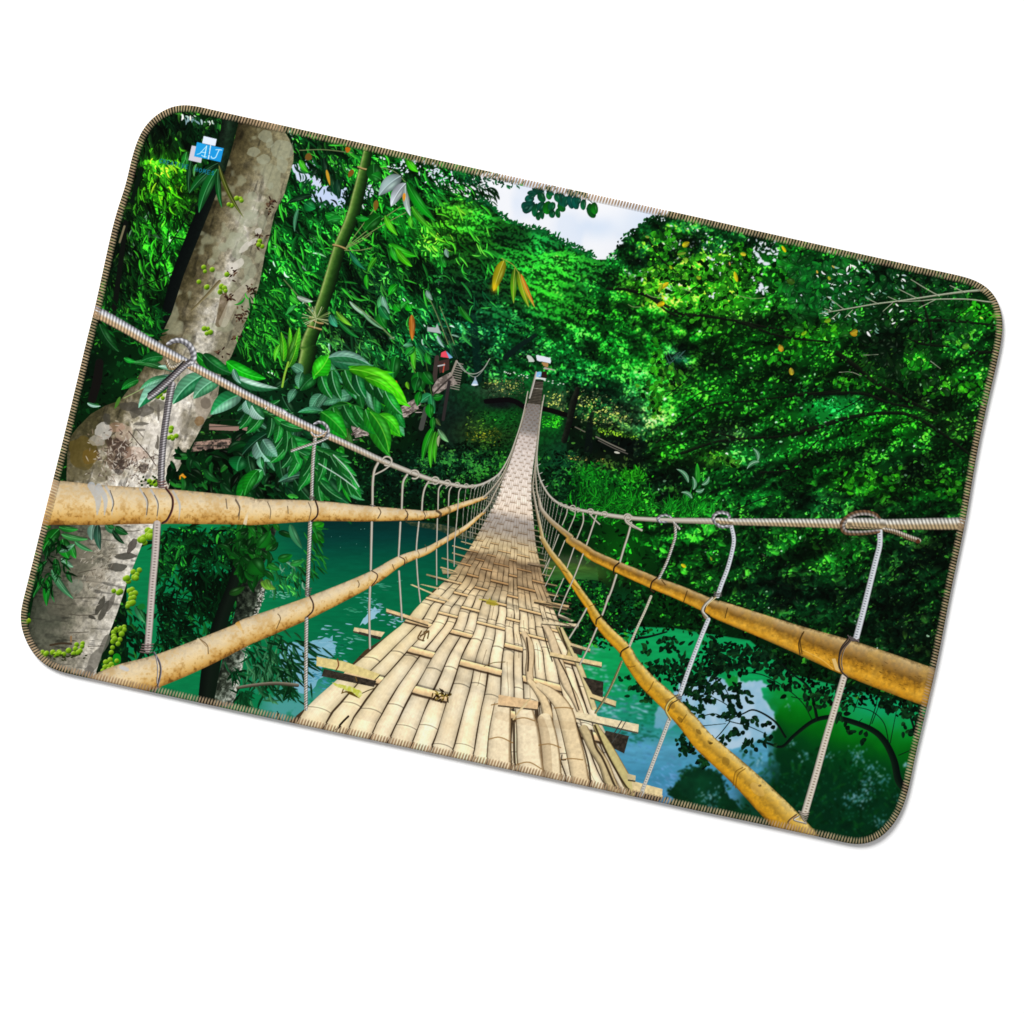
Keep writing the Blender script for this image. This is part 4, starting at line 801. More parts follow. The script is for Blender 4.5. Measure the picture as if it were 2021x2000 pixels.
for x0, y0, x1, y1, w, c in [(960,530,780,690,110,(150,172,172)),(1000,590,880,780,90,(190,200,208)),(1000,610,1040,860,56,(176,196,190)),(1010,580,1245,900,76,(12,140,20)),(1010,390,1105,500,60,(60,196,16)),(830,855,935,1020,50,(80,200,24)),(1050,780,1220,970,50,(60,176,24)),(1040,860,1050,960,40,(70,190,30)),
    (860,1090,1090,1190,70,(40,190,20)),(920,1130,1055,1275,56,(70,200,14)),(880,1110,940,1240,50,(30,160,30)),(790,860,660,980,110,(8,96,14)),(740,430,760,590,120,(10,90,20)),(800,560,720,520,90,(14,110,24)),(680,1340,690,1460,40,(30,170,20)),(760,1200,690,1320,36,(50,150,20)),(930,1420,860,1510,60,(20,160,20)),
    (800,1510,790,1640,44,(70,160,90)),(810,1520,870,1660,44,(120,180,150)),(780,1660,840,1780,90,(10,110,20)),(1020,1560,900,1670,40,(30,160,40)),(1010,1580,1050,1640,60,(14,170,20)),(540,1150,670,1300,40,(20,110,70)),(430,1640,560,1760,40,(110,190,40)),(380,1670,440,1770,60,(50,150,110)),(50,1510,130,1580,50,(50,180,40)),(110,1520,240,1560,40,(180,200,180)),(100,1590,20,1670,40,(40,150,60)),
    (340,850,470,870,70,(12,150,30)),(470,880,360,900,60,(20,140,40)),(590,870,700,880,50,(10,140,30)),(130,400,200,500,50,(60,190,30)),(270,480,240,530,40,(10,40,20)),(330,380,370,560,46,(6,40,18)),(380,520,440,700,60,(8,60,24)),(440,560,460,720,60,(8,50,30)),(360,620,390,660,40,(6,40,30)),(1290,1200,1330,1280,60,(20,140,30)),(1430,1600,1560,1740,36,(14,110,24)),(1170,1470,1220,1550,40,(120,160,140)),(1330,1130,1350,1200,36,(120,160,140)),(540,1560,720,1690,30,(150,190,160)),(640,1640,820,1790,24,(110,160,120)),(450,1720,620,1860,40,(16,120,40)),(230,690,20,760,50,(4,40,16)),(170,750,260,800,90,(10,120,50)),(120,800,90,990,30,(60,130,90))]:
    lf('B', x0, y0, x1, y1, w, c, tuple(.8*v for v in c), .06, tuple(min(255, v+40) for v in c))
for x0, y0, x1, y1, w, c in [(530,290,520,340,40,(180,100,20)),(570,480,530,540,40,(120,80,24)),(350,480,380,610,24,(200,150,40)),(760,730,750,820,40,(120,90,30)),(990,670,985,740,24,(220,150,40)),(180,360,230,390,60,(110,80,30))]: lf('B', x0, y0, x1, y1, w, c, i=ID_YEL)
lf('B', 1050,1670,1055,1880, 50, (204,120,36), (170,90,24), 0, (220,150,70), i=ID_YEL)
# yellow leaves hanging near the middle, and single yellow leaves on the right
for x0, y0, x1, y1, w, c in [(310,810,225,1060,84,(176,170,20)),(400,870,390,1160,52,(84,150,16)),(430,900,515,1190,60,(120,160,20)),(450,920,565,1195,34,(206,150,36))]:
    lf('C', x0, y0, x1, y1, w, c, tuple(.8*v for v in c), .02, (210,200,90), i=ID_YEL)
blob(*q1('C', 235,1030), 7, 9, (236,190,20), .8); line(q('C', 290,790,380,840,430,910), .8, (150,160,60), ID_YEL); line(q('C', 455,930,500,1030,550,1150), .8, (214,96,40), ID_YEL)
for t, x, y, L, W, a, c in [('D',500,410,19,15,2.6,(206,190,20)),('D',235,930,20,14,-.4,(250,208,10)),('D',330,740,24,12,2.5,(240,206,20)),('D',870,650,26,10,1.3,(236,214,20)),('D',1240,1250,18,15,1.2,(206,160,30)),('D',1330,1440,18,14,1.3,(206,180,40)),('D',1820,1150,18,15,.3,(200,150,24)),('D',1260,440,18,8,1,(250,220,10)),('D',920,500,14,10,.3,(230,210,40)),('D',280,750,22,10,2,(150,190,30)),('D',400,510,22,8,-.2,(120,160,40)),('D',450,540,14,14,.6,(140,200,40)),('D',1545,640,8,5,1.2,(230,180,60)),('D',1670,600,9,4,.7,(220,190,80)),('D',1640,690,10,8,1,(170,180,40)),('D',1420,1170,12,9,-.6,(150,200,20)),('D',830,570,9,5,1.4,(200,160,70)),('D',140,360,10,7,.3,(140,160,50)),('D',560,690,12,10,.5,(150,170,30)),('D',340,600,10,8,1,(160,190,20)),('I',600,1470,14,9,.6,(240,220,20)),('I',840,1410,10,5,1.2,(150,160,30)),('E',500,740,16,13,-.4,(196,160,30)),('E',1410,860,18,16,-.4,(110,200,40)),('E',1360,800,14,9,.9,(90,190,40)),('E',1650,600,20,16,-.2,(110,200,50)),('E',110,750,10,8,-1,(130,200,20)),('D',1610,1060,16,12,-.3,(130,170,30)),('D',1300,720,20,18,.3,(56,96,20))]:
    X, Y = q1(t, x, y); L *= .8; W *= .72; c = (c[0]*.92, c[1]*.95, c[2]); leaf(X, Y, L, W, a, c, tuple(.8*v for v in c), 0, 1, ID_YEL if c[0] > 145 else 0, tuple(min(255, v+14) for v in c), .45)
lf('F', 1020,1590,1150,1540,44,(226,150,24),(190,120,20),.1, i=ID_YEL); lf('G', 1245,630,1260,670,24,(220,110,30), i=ID_YEL); lf('G', 1240,720,1260,750,24,(190,180,30))
# branch of leaves hanging into the sky at the top edge
for x0, y0, x1, y1, w, c in [(560,330,470,415,80,(8,70,56)),(520,350,455,380,70,(8,76,60)),(560,300,480,310,60,(8,80,64)),(590,260,500,255,40,(10,70,54)),(570,270,510,290,40,(8,76,56)),(600,240,640,330,60,(4,84,40)),(580,340,560,450,50,(6,84,44)),(600,410,590,480,40,(6,80,34)),(630,360,625,470,40,(8,72,36)),(640,330,590,400,60,(6,70,50)),(690,230,680,310,50,(20,110,40)),(680,320,660,430,70,(10,110,20)),(720,330,690,400,60,(8,84,44)),(710,390,705,460,50,(6,76,40)),(750,380,760,460,40,(6,90,30)),(770,320,800,410,60,(6,90,24)),(780,250,790,360,70,(8,74,60)),(740,250,760,330,50,(8,84,50)),(830,280,800,370,60,(8,84,60)),(850,260,870,385,50,(8,74,64)),(900,270,905,390,60,(6,80,66)),(930,280,910,350,50,(8,76,60)),(970,300,960,395,46,(10,90,50)),(1010,340,1050,460,66,(8,84,24)),(1050,330,1060,430,60,(14,110,20)),(1000,380,990,395,20,(8,70,40)),(640,200,700,220,40,(6,60,40)),(820,230,900,270,40,(6,66,46)),(880,220,980,260,40,(8,70,46)),(660,230,720,270,40,(8,80,50)),(540,220,640,240,40,(8,60,44)),(960,250,1000,300,30,(8,70,46))]:
    lf('C', x0, y0, x1, y1, w, c, tuple(.8*v for v in c), .05, i=ID_OVER, tip=.5)
for a in [(590,180,640,260,600,400), (700,180,760,260,780,330), (820,200,900,260,980,290,1040,340)]: line(q('C', *a), .8, (20,60,40), ID_OVER)
scatter(q('C', -160,-60,40,-30,130,60,100,180,-60,150), 240, (5, 13), .3, .9, .7, (.8, .4), col=(10,90,40))
scatter(q('C', 0,20,470,150,420,200,300,200,180,150,100,260,220,340,180,380,60,250,0,250), 130, (5, 12), .35, .9, .7, (.7, .4), col=(10,86,50), i=ID_OVER)
# bare branch at the right
for pts, w in [((240,580,440,545,700,500,900,475,1200,430,1430,400,1600,385),(.7,1.2,1.4,1.5,1.8,2.2,2.4)),((860,480,1060,475,1200,462,1450,462,1600,480,1700,490),(.7,.9,1.2,1.3,1.4,1.4)),((280,540,340,560),(.8,.9)),((300,440,380,500,440,545),(.7,.8,1)),((340,620,400,570),(.8,.9)),((450,610,510,550),(.7,.9)),((620,450,720,500),(.7,.9)),((800,440,890,480),(.7,.9)),((760,560,840,490),(.7,.9)),((890,380,1040,455),(.8,1)),((990,300,1120,380,1220,435),(.8,1,1.2)),((1310,350,1430,405),(.8,1.1)),((1060,530,1190,465),(.7,.9)),((600,920,720,915),(.5,.5)),((400,1060,500,1060,580,1090),(.5,.6,.6)),((1150,970,1230,1030),(.8,.5))]:
    tube(q('E', *pts), w, lambda S, V, sl: ramp(V, [(-1, (196,204,180)), (.2, (150,156,130)), (1, (70,80,56))]), ID_BRANCH)
for a in [(130,800,160,840,220,862,260,855), (0,920,40,940,100,940), (440,790,520,815), (870,840,1010,870,1120,865)]: line(q('D', *a), .7, (120,150,90), ID_BRANCH)
# hanging bamboo sprig in the middle
line(q('G', 1370,480,1500,750,1560,900), .9, (90,130,50), ID_SPRIG); line(q('G', 1500,480,1540,720,1560,800), .8, (60,100,40), ID_SPRIG); line(q('G', 900,0,1080,140,1240,290), .8, (110,140,90))
for x0, y0, x1, y1, w, c in [(1540,745,1450,810,70,(40,150,90)),(1540,750,1570,900,60,(30,150,80)),(1560,770,1640,750,60,(14,120,24)),(1530,820,1540,940,70,(10,130,20)),(1450,720,1430,840,60,(8,120,20)),(1430,560,1470,720,120,(10,110,24)),(1480,560,1560,660,90,(8,100,20)),(1440,600,1410,720,80,(8,96,24)),(1560,1010,1470,1290,56,(24,150,20)),(1575,1050,1540,1350,50,(56,170,24)),(1600,1040,1575,1310,40,(50,160,20)),(1600,1030,1685,1135,44,(110,170,110)),(1580,940,1620,1000,30,(60,90,40)),(1560,930,1560,1040,50,(14,120,20)),(1610,1080,1600,1170,26,(150,160,120)),(1390,340,1310,345,40,(80,160,110)),(1400,350,1410,540,46,(70,190,30)),(1400,360,1330,430,60,(20,140,40)),(1500,400,1540,500,50,(20,140,30)),(1250,430,1230,620,110,(8,110,24)),(1180,440,1200,540,60,(10,100,24)),(1590,260,1650,360,26,(150,190,180)),(1780,20,1890,160,40,(20,130,24)),(1340,640,1360,700,30,(90,170,20)),(1120,20,1200,130,70,(20,130,60)),(1240,0,1290,60,70,(14,150,20))]:
    lf('G', x0, y0, x1, y1, w, c, tuple(.72*v for v in c), .05, tuple(min(255, v+40) for v in c), i=ID_SPRIG if x0 > 1400 and y0 > 540 else None)

# ---- broad leaves and undergrowth at the left
scatter(q('G', 0,740,520,980,600,1100,900,1500,860,1640,0,1600), 260, (18, 46), .36, .9, .8, (.75, .45), two=True, col=(8,70,34), deep=.15, i=ID_BROAD)
scatter(q('F', 1000,1330,1912,1400,1912,1780,950,1700), 150, (18, 44), .36, .8, .8, (.7, .45), two=True, col=(8,72,26), deep=.2, i=ID_BROAD)
scatter(q('F', 1550,20,1850,60,1912,560,1560,560,1490,480,1620,300), 130, (14, 32), .15, 1.1, .5, (1.0, .45), two=True, col=(14,96,30))
scatter(q('F', 420,100,960,200,820,560,400,400), 140, (12, 28), .2, .9, .6, (.8, .5), two=True, col=(6,80,24))
DL = [(100,820,0,860,80,(120,170,150)),(150,880,20,950,90,(90,140,120)),(60,900,110,1000,110,(14,80,36)),(250,700,330,640,90,(6,60,24)),(320,760,400,880,110,(6,66,26)),(480,990,360,1150,130,(110,160,140)),(440,980,400,1200,70,(40,110,70)),(240,1160,100,1250,110,(20,90,44)),(190,1150,240,1300,90,(120,170,150)),(150,1230,170,1350,70,(110,170,140)),(130,1400,70,1490,110,(140,190,160)),(90,1380,0,1560,130,(8,120,20)),(440,1230,360,1400,140,(70,130,100)),(330,1130,220,1200,90,(80,130,110)),(40,1250,80,1380,110,(8,66,24)),(300,1240,330,1400,110,(6,64,24)),(500,1400,360,1440,90,(60,120,90)),(540,1280,420,1300,110,(10,80,40)),(230,900,290,960,100,(6,70,24)),(20,860,160,980,60,(150,190,180)),(200,1060,60,1180,100,(6,60,30)),(420,1440,540,1580,120,(6,70,24))]
for x0, y0, x1, y1, w, c in DL:
    k_ = 1.5; x1 = x0+(x1-x0)*k_; y1 = y0+(y1-y0)*k_; w *= .9; c = (c[0]*.42, c[1]*.66, c[2]*.5) if min(c) > 60 else tuple(v*.9 for v in c); lf('G', x0, y0, x1, y1, w, c, tuple(.6*v for v in c), .05, tuple(min(255, v+60) for v in c), 6, ID_BROAD)
for x0, y0, x1, y1, w, c, d in [(380,930,280,960,60,(40,120,80),0)]: pass
BL = [  # tile G: base, tip, width, near half, far half
 (900,740,740,800,110,(150,190,175),(120,164,148)),(800,780,650,820,90,(96,150,120),(120,170,150)),(640,740,560,860,90,(150,190,176),(110,150,136)),(700,730,600,880,60,(120,160,140),(60,110,84)),(430,700,380,800,70,(150,180,170),(110,150,136)),
 (590,590,480,700,120,(10,70,24),(10,84,26)),(490,560,400,510,90,(170,200,190),(130,170,160)),(480,560,460,680,80,(160,190,180),(30,100,54)),(700,430,590,600,120,(36,190,18),(26,170,18)),(600,560,760,590,60,(12,130,14),(40,180,20)),
 (700,440,1030,500,110,(30,110,66),(140,184,164)),(830,470,700,440,70,(80,140,110),(150,190,176)),(690,440,820,640,60,(150,190,174),(40,120,70)),(860,520,1200,560,90,(16,130,40),(60,200,10)),(1000,510,1335,810,100,(70,204,10),(54,186,10)),(1010,600,1240,690,84,(60,196,14),(50,180,14)),
 (960,560,980,830,130,(10,84,24),(12,96,30)),(840,560,920,760,90,(20,110,44),(180,200,196)),(1110,700,1290,920,130,(8,92,26),(12,110,34)),(1080,720,1100,920,130,(12,96,30),(14,110,40)),(1010,680,1070,870,60,(120,160,140),(190,210,204)),(1140,730,1200,850,80,(50,180,20),(24,150,20)),
 (1180,820,1270,980,110,(10,110,24),(14,120,34)),(1210,840,1310,1060,120,(20,150,40),(150,200,170)),(1240,850,1320,1000,90,(10,110,30),(12,120,40)),(1110,900,1280,1070,90,(50,180,14),(20,150,14)),(1040,880,1190,1215,120,(30,140,24),(16,110,20)),(1020,850,1120,950,60,(60,190,20),(20,130,20)),
 (890,840,1070,1045,110,(14,110,30),(10,90,24)),(760,830,880,830,80,(14,130,30),(60,180,40)),(870,830,690,890,70,(10,90,24),(8,70,24)),(780,880,860,1060,170,(6,64,18),(8,76,22)),(640,890,850,1090,120,(16,150,24),(10,120,20)),(660,880,470,890,60,(70,150,110),(30,120,60)),(850,860,950,980,60,(12,110,30),(20,130,40)),
 (770,1190,820,1260,90,(20,150,20),(14,130,20)),(650,1140,740,1250,70,(150,190,176),(60,130,90)),(730,1230,960,1510,110,(10,80,34),(6,64,24)),(600,1290,945,1530,120,(8,74,32),(10,84,36)),(650,1400,850,1620,130,(14,90,44),(8,66,30)),(600,1470,700,1600,100,(12,100,24),(10,84,24)),(820,1500,980,1600,50,(60,150,90),(10,100,30)),(820,1440,880,1610,44,(20,140,24),(10,110,20)),(560,1480,640,1380,70,(14,110,30),(10,84,24)),(850,1020,910,1180,60,(50,96,30),(30,80,20)),(700,1400,780,1330,70,(120,160,144),(14,90,34))]
def longer(x0, y0, x1, y1, k): return x0, y0, x0+(x1-x0)*k, y0+(y1-y0)*k
def dim(c): return (c[0]*.5, c[1]*.74, c[2]*.6) if min(c) > 90 else tuple(v*.95 for v in c)
for x0, y0, x1, y1, w, c1, c2 in BL:
    x0, y0, x1, y1 = longer(x0, y0, x1, y1, 1.12); w *= .92; c1 = dim(c1); c2 = dim(c2); lf('G', x0, y0, x1, y1, w, c1, c2, .07, tuple(min(255, v+44) for v in c1), 7, ID_BROAD)
def fan(stem, n, L, w, a0, a1, cs, rib=(120,190,130)):
    C_ = spline(q('G', *stem), 3); m_ = len(C_)
    for k in range(n):
        p = C_[int((k+.6)/n*(m_-1))]; a = a0+(a1-a0)*k/max(1, n-1)+.12*rs.randn(); c = np.array(cs[k % len(cs)], f32)*(.85+.3*rs.rand())
        l = L*(.85+.3*rs.rand())/ZS; leaf(p[0], p[1], l, w/ZS, a, c*.8, c*1.12, .07*(1 if math.cos(a) > 0 else -1), 1, ID_BROAD, rib, .8, 7)
    tube(C_[::6], .9, (40,110,40), ID_BROAD)
DG = [(10,92,30),(14,112,34),(8,76,28),(20,124,40)]
fan((300,1060,420,1180,560,1330,640,1480), 8, 230, 92, 2.3, 1.6, DG); fan((300,1060,420,1180,560,1330,640,1480), 7, 240, 90, .1, .75, DG)
fan((560,1180,700,1240,820,1330,900,1440), 6, 230, 84, 2.0, 1.2, DG); fan((560,1180,680,1220,800,1300), 4, 250, 84, .25, .7, DG)
fan((40,860,200,900,330,1000,420,1120), 6, 210, 84, 2.2, 1.4, DG); fan((40,860,200,900,330,1000), 5, 220, 80, -.2, .5, DG)
fan((590,590,740,545,900,550,1060,620,1190,740), 7, 250, 104, 1.25, 1.05, [(12,100,30),(10,84,28),(16,120,30),(10,96,40)], (150,210,170))
fan((620,900,760,840,900,830,1040,880), 5, 230, 96, 1.3, .95, [(14,110,30),(24,140,26),(10,92,28)])
lf('G', 870,535,1345,820,120,(62,190,10),(78,212,14),-.13,(130,220,60),7,ID_BROAD); lf('G', 1000,605,1250,745,84,(54,184,12),(66,200,14),-.08,(130,220,60),5,ID_BROAD)
lf('G', 590,585,705,420,130,(30,176,16),(44,196,20),.06,(120,220,60),6,ID_BROAD); lf('G', 700,440,1040,500,90,(40,120,70),(110,160,140),-.1,(150,200,180),7,ID_BROAD)
lf('G', 1110,905,1285,1075,96,(36,160,18),(54,186,20),-.1,(110,210,60),6,ID_BROAD); lf('G', 1040,885,1195,1220,120,(18,120,22),(34,150,24),-.08,(110,200,60),7,ID_BROAD); lf('G', 640,885,850,1095,120,(12,118,20),(20,150,24),-.06,(90,190,70),7,ID_BROAD)
for a in [(740,1240,850,1350,950,1500), (620,1310,800,1420,930,1520)]: line(q('G', *a), 1.0, (190,214,200), ID_BROAD)
for x0, y0, x1, y1, w, c in [(310,230,330,470,60,(60,180,20)),(380,190,370,400,40,(70,190,24)),(460,190,370,480,80,(70,170,30)),(440,330,370,520,70,(50,150,24))]: lf('G', x1, y1, x0, y0, w, c, tuple(.7*v for v in c), .04, (150,220,60), 9, ID_BROAD)
line(q('G', 370,480,340,580,320,680), 2, (140,190,60), ID_BROAD)
for x0, y0, x1, y1, w, c1, c2 in [(1260,745,1000,990,140,(90,160,120),(20,104,60)),(1390,770,1170,945,130,(96,160,124),(60,136,92)),(1560,910,1310,1075,140,(30,130,70),(110,170,140)),(1190,570,1400,720,90,(16,150,24),(10,120,24)),(1250,580,1500,740,110,(8,70,24),(10,90,30)),(1440,640,1765,780,110,(14,180,14),(10,160,16)),(1490,760,1870,860,80,(30,96,54),(160,196,180)),(1500,700,1560,820,50,(120,170,150),(60,130,96)),(1010,760,720,1020,130,(120,176,150),(20,104,60)),(960,770,730,870,60,(60,140,90),(100,160,130)),(930,700,660,650,60,(40,110,50),(20,90,30)),(1010,720,880,680,40,(150,190,170),(90,140,110)),(920,600,740,640,90,(6,80,24),(8,96,30)),(600,610,700,640,40,(20,150,40),(10,120,30)),(720,790,580,870,70,(8,96,24),(14,120,30)),(400,330,560,560,90,(4,50,14),(6,64,18)),(1880,500,1840,640,40,(80,190,30),(60,170,30)),(1600,960,1660,1080,90,(130,180,160),(40,110,70)),(1650,1000,1750,1110,110,(150,190,174),(30,100,54)),(1690,1300,1800,1460,140,(120,170,150),(20,90,40)),(1740,1280,1860,1420,110,(70,130,100),(110,160,140)),(1730,1530,1650,1660,100,(120,200,140),(40,150,60)),(1720,1420,1740,1520,60,(100,170,130),(14,100,36)),(1700,1530,1590,1740,100,(12,120,20),(10,100,20)),(1560,1420,1530,1540,150,(8,96,40),(6,76,30)),(300,980,410,1005,30,(150,190,174),(60,120,80))]:
    lf('F', x0, y0, x1, y1, w, c1, c2, .08, tuple(min(255, v+56) for v in c1), 8, ID_BROAD)
line(q('F', 600,940,700,890,760,860), .8, (150,170,110), ID_BROAD); leaf(*q1('F', 570,930), 26, 7, 2.0, (70,120,40), i=ID_BROAD)

# ---- the woven bamboo deck
ID_DECK = pid('printed_bridge_deck'); ID_SLATS = pid('printed_deck_slats')
eL = np.vstack([q('H', 918,815,870,960,840,1090,800,1210,765,1330,715,1440,680,1560,640,1650), q('M', 930,470,860,590,790,690,690,835,560,940,480,1020,390,1115,290,1230,130,1350,0,1430), q('N', 470,560,380,640,270,735,200,805,90,895,-40,1000)])
eR = np.vstack([q('H', 1028,828,1012,960,1000,1090,985,1200,965,1330,952,1440,950,1600,962,1700), q('M', 1390,430,1402,560,1430,680,1452,800,1482,900,1520,1000,1560,1120,1620,1240,1690,1400), q('O', 750,520,830,720,890,930,960,1070,1040,1230,1110,1380,1185,1530,1240,1660)])
ry = np.array([797,801,805.2,809.6,814,818.6,823.4,828.4,833.4,838.6,844,849.5,855.2,861,867,873,879.2,885.5,892,898.6,905.4,912.4,919.5,926.8,934.2,941.8,949.5,957.4,965.5,973.8,982.2,990.8,999.6,1008.5,1017.6,1027,1036.5,1046.2,1056,1066,1076.5,1088,1100.5,1114,1129,1147,1166.5,1185.5,1209,1230,1257,1309,1380,1464,1560], float)
rk = np.arange(len(ry), dtype=float)
def edge_x(E, y): return np.interp(y, E[:, 1], E[:, 0])
def deck_line(yc):
    m = np.interp(yc, [797, 1000, 1080, 1150, 1560], [.13, .19, .22, .25, .27])
    xm = (edge_x(eL, yc)+edge_x(eR, yc))/2
    yl = yr = yc
    for _ in range(12):
        yl = yc+m*(edge_x(eL, yl)-xm); yr = yc+m*(edge_x(eR, yr)-xm)
    return edge_x(eL, yl), yl, edge_x(eR, yr), yr
DLN = np.array([deck_line(y) for y in ry])
DP = np.vstack([eL, eR[::-1]])
x0, y0, x1, y1, Am = polymask(DP)
sl = (slice(y0, y1), slice(x0, x1)); X = XX[sl]; Y = YY[sl]
xm = (edge_x(eL, Y)+edge_x(eR, Y))/2
m = np.interp(Y, [797, 1000, 1080, 1150, 1560], [.13, .19, .22, .25, .27])
yc = Y
for _ in range(4):
    xm = (edge_x(eL, yc)+edge_x(eR, yc))/2; mm = np.interp(yc, [797, 1000, 1080, 1150, 1560], [.13, .19, .22, .25, .27]); yc = Y-mm*(X-xm)
R = np.interp(yc, ry, rk).astype(f32)
lx = np.interp(R, rk, DLN[:, 0]); rx_ = np.interp(R, rk, DLN[:, 2])
U = ((X-lx)/(rx_-lx)).astype(f32)
U = U+.0045*np.sin(R*1.7+U*9)+.003*np.sin(R*3.1+2)
GB = np.array([0,.14,.26,.385,.575,.675,.86,1.0])
SB = np.array([-.5,.075,.14,.205,.26,.325,.385,.45,.512,.575,.63,.675,.74,.79,.86,.905,.955,1.5])
g = np.clip(np.searchsorted(GB, U)-1, 0, 6); s = np.clip(np.searchsorted(SB, U)-1, 0, len(SB)-2)
lo = np.maximum(SB[s], 0); hi = np.minimum(SB[s+1], 1.0); T = np.clip((U-lo)/(hi-lo), 0, 1)
sp = np.gradient(ry)[np.clip(np.round(R).astype(int), 0, len(ry)-1)]          # row spacing in dots
spm = np.interp(R, rk, np.gradient(ry))
wpx = (hi-lo)*(rx_-lx)                                                        # strip width in dots
rr = np.random.RandomState(41)
tone_sr = rr.rand(20, 80)
k0 = np.round(R).astype(int); d = (R-k0)*spm                                  # distance to nearest slat line, dots
par = 0
near_under = ((g+k0) % 2 == par)                                              # here the slat lies on top
seg_id = np.where((g+np.floor(R).astype(int)) % 2 == par, np.floor(R).astype(int), np.floor(R).astype(int)-1+1)
tn_ = tone_sr[s, np.clip(((R+((g+par) % 2))/2).astype(int), 0, 79)]
base = ramp(yc, [(797,(122,118,116)), (850,(136,132,130)), (864,(206,194,188)), (905,(226,214,206)), (975,(240,226,212)), (1008,(238,220,200)), (1026,(166,157,150)), (1050,(162,151,138)), (1076,(206,184,142)), (1092,(226,202,156)), (1106,(146,120,88)), (1128,(196,166,124)), (1150,(184,156,116)), (1180,(236,214,172)), (1250,(249,229,190)), (1400,(253,236,201)), (1560,(250,229,190))])
fib = (.5*np.sin(T*41+s*5+3*np.sin(R*.8+s))+.5*np.sin(T*83+s*9)).astype(f32)
cyl = np.sqrt(np.clip(1-(2*T-1)**2*.92, 0.02, 1))                             # halved cane, rounded
near = np.clip((yc-1090)/120, 0, 1)[..., None]
c = base*(1.0+np.interp(yc, [800, 1050, 1150], [.03, .06, .12])*(tn_-.5))[..., None]
c = c*(1-near*.40*(1-cyl)[..., None])*(1+.022*fib[..., None]*near)*(.93+.14*N_FINE[sl])[..., None]
warm = (.6*N_MID[sl]+.4*N_BIG[sl])[..., None]
c = c*(1-(warm-.42)*np.array([.05,.12,.24], f32)*near)
edgeG = np.clip(.22-U, 0, .22)/.22                                            # greenish canes on the left border
c = c+(np.array([222,206,140], f32)-c)*(edgeG*near[..., 0]*.55)[..., None]*np.clip(N_BIG[sl]*1.8-.4, 0, 1)[..., None]
# soft shade bands thrown by the handrails
for a0, b0, w0, o in [(.62,46.9,.13,.30),(.28,48.1,.1,.18),(.5,50.9,.07,.16),(.72,51.9,.16,.16),(.33,51.4,.08,.12)]:
    sh = np.exp(-((R-b0-1.2*(U-a0))/w0/1.6)**2)*np.exp(-((U-a0)/.22)**2); c = c*(1-o*sh)[..., None]
for b0, o in [(43.4,.28),(44.5,.2),(41.9,.26),(45.4,.18),(40.6,.12),(46.6,.12)]:
    sh = np.exp(-((R-b0+.6*np.sin(U*9+b0))/.32)**2)*(.4+N_MID[sl]); c = c*(1-o*sh)[..., None]
# gaps between strips
gapn = .5+.8*np.sin(R*1.9+s*2.3)+.5*np.sin(R*4.3+s)
gw = np.where(np.isin(s, [1, 3, 5, 8, 10, 13]), .9, .55)*np.clip(.5+.5*gapn, .12, 1.3)*np.interp(yc, [800, 1000, 1150, 1400], [.35, .6, 1.2, 2.6])
ed = np.minimum(T, 1-T)*wpx
gap = np.clip(gw-ed+.5, 0, 1)*np.where(ed < .5*wpx, 1, 0)
gap *= np.interp(yc, [800, 1060, 1120], [.22, .42, .9])
c = c+(np.array([50,34,18], f32)*np.interp(yc, [800, 1060, 1150], [2.0, 1.6, 1.0])[..., None]-c)*gap[..., None]*(1-.0*near)
# splits running along old strips
spl = np.abs(T-.5-.12*np.sin(R*1.3+s*1.7))*wpx
cr = np.clip(.9-spl, 0, 1)*(np.sin(R*2.1+s*2.9) > .35)*np.isin(s, [7, 9, 10, 11, 12, 14])*near[..., 0]
c = c+(np.array([70,48,26], f32)-c)*(cr*.75)[..., None]
# bamboo nodes
nd = (R*.9+tone_sr[s, 3]*3.7) % 1.35
ndp = np.abs((nd-.6)/.9*spm-3.2*((2*T-1)**2)*np.clip(wpx/30, 0, 2))
c = c*(1-.5*np.exp(-(ndp/.8)**2)*near[..., 0])[..., None]; c = c*(1+.05*np.exp(-((ndp-3)/2)**2)*near[..., 0])[..., None]
# slats: light bar where it lies on top, dark slit below it, strips ducking under
hw = np.clip(.085*spm, .55, 7)
bow = ((2*T-1)**2)*np.clip(.05*spm, 0, 3.2)
on = near_under & (k0 < 53)
shd = np.clip(1-np.abs(d-hw-.5-.025*spm+bow*.2)/(.8+.032*spm), 0, 1)*on
c = c+(np.array([52,34,18], f32)*np.interp(yc, [800, 1060, 1150], [1.9, 1.5, 1.0])[..., None]-c)*(np.clip(shd*1.5, 0, 1)*np.interp(yc, [800, 1050, 1150], [.42, .62, .88]))[..., None]
shu = np.clip(1-np.abs(d+hw+.03*spm)/(.8+.03*spm), 0, 1)*on
fz = np.interp(yc, [800, 1050, 1150], [.25, .4, 1.0]); c = c*(1-.45*shu*fz)[..., None]
bar = np.clip(hw-np.abs(d)+.5, 0, 1)*on
bc = base*np.array([.97,.89,.78], f32)*(1-.18*np.clip(d/np.maximum(hw, .5), -1, 1))[..., None]*(.9+.2*N_FINE[sl])[..., None]
c = c+(bc-c)*(bar*np.interp(yc, [800, 1000, 1120], [.1, .25, .96]))[..., None]
# soft fall of shade where a strip dives beneath a slat
dv = np.exp(-(np.abs(d)/(.16*spm+1)))*on*(1-bar); c = c*(1-.22*dv*fz)[..., None]
c = np.clip(c*1.03+4, 0, 252)
put(x0, y0, x1, y1, Am, c, ID_DECK)
ss = ids[sl]; ss[(bar > .5) & (Am > .5) & (yc > 1120)] = ID_SLATS
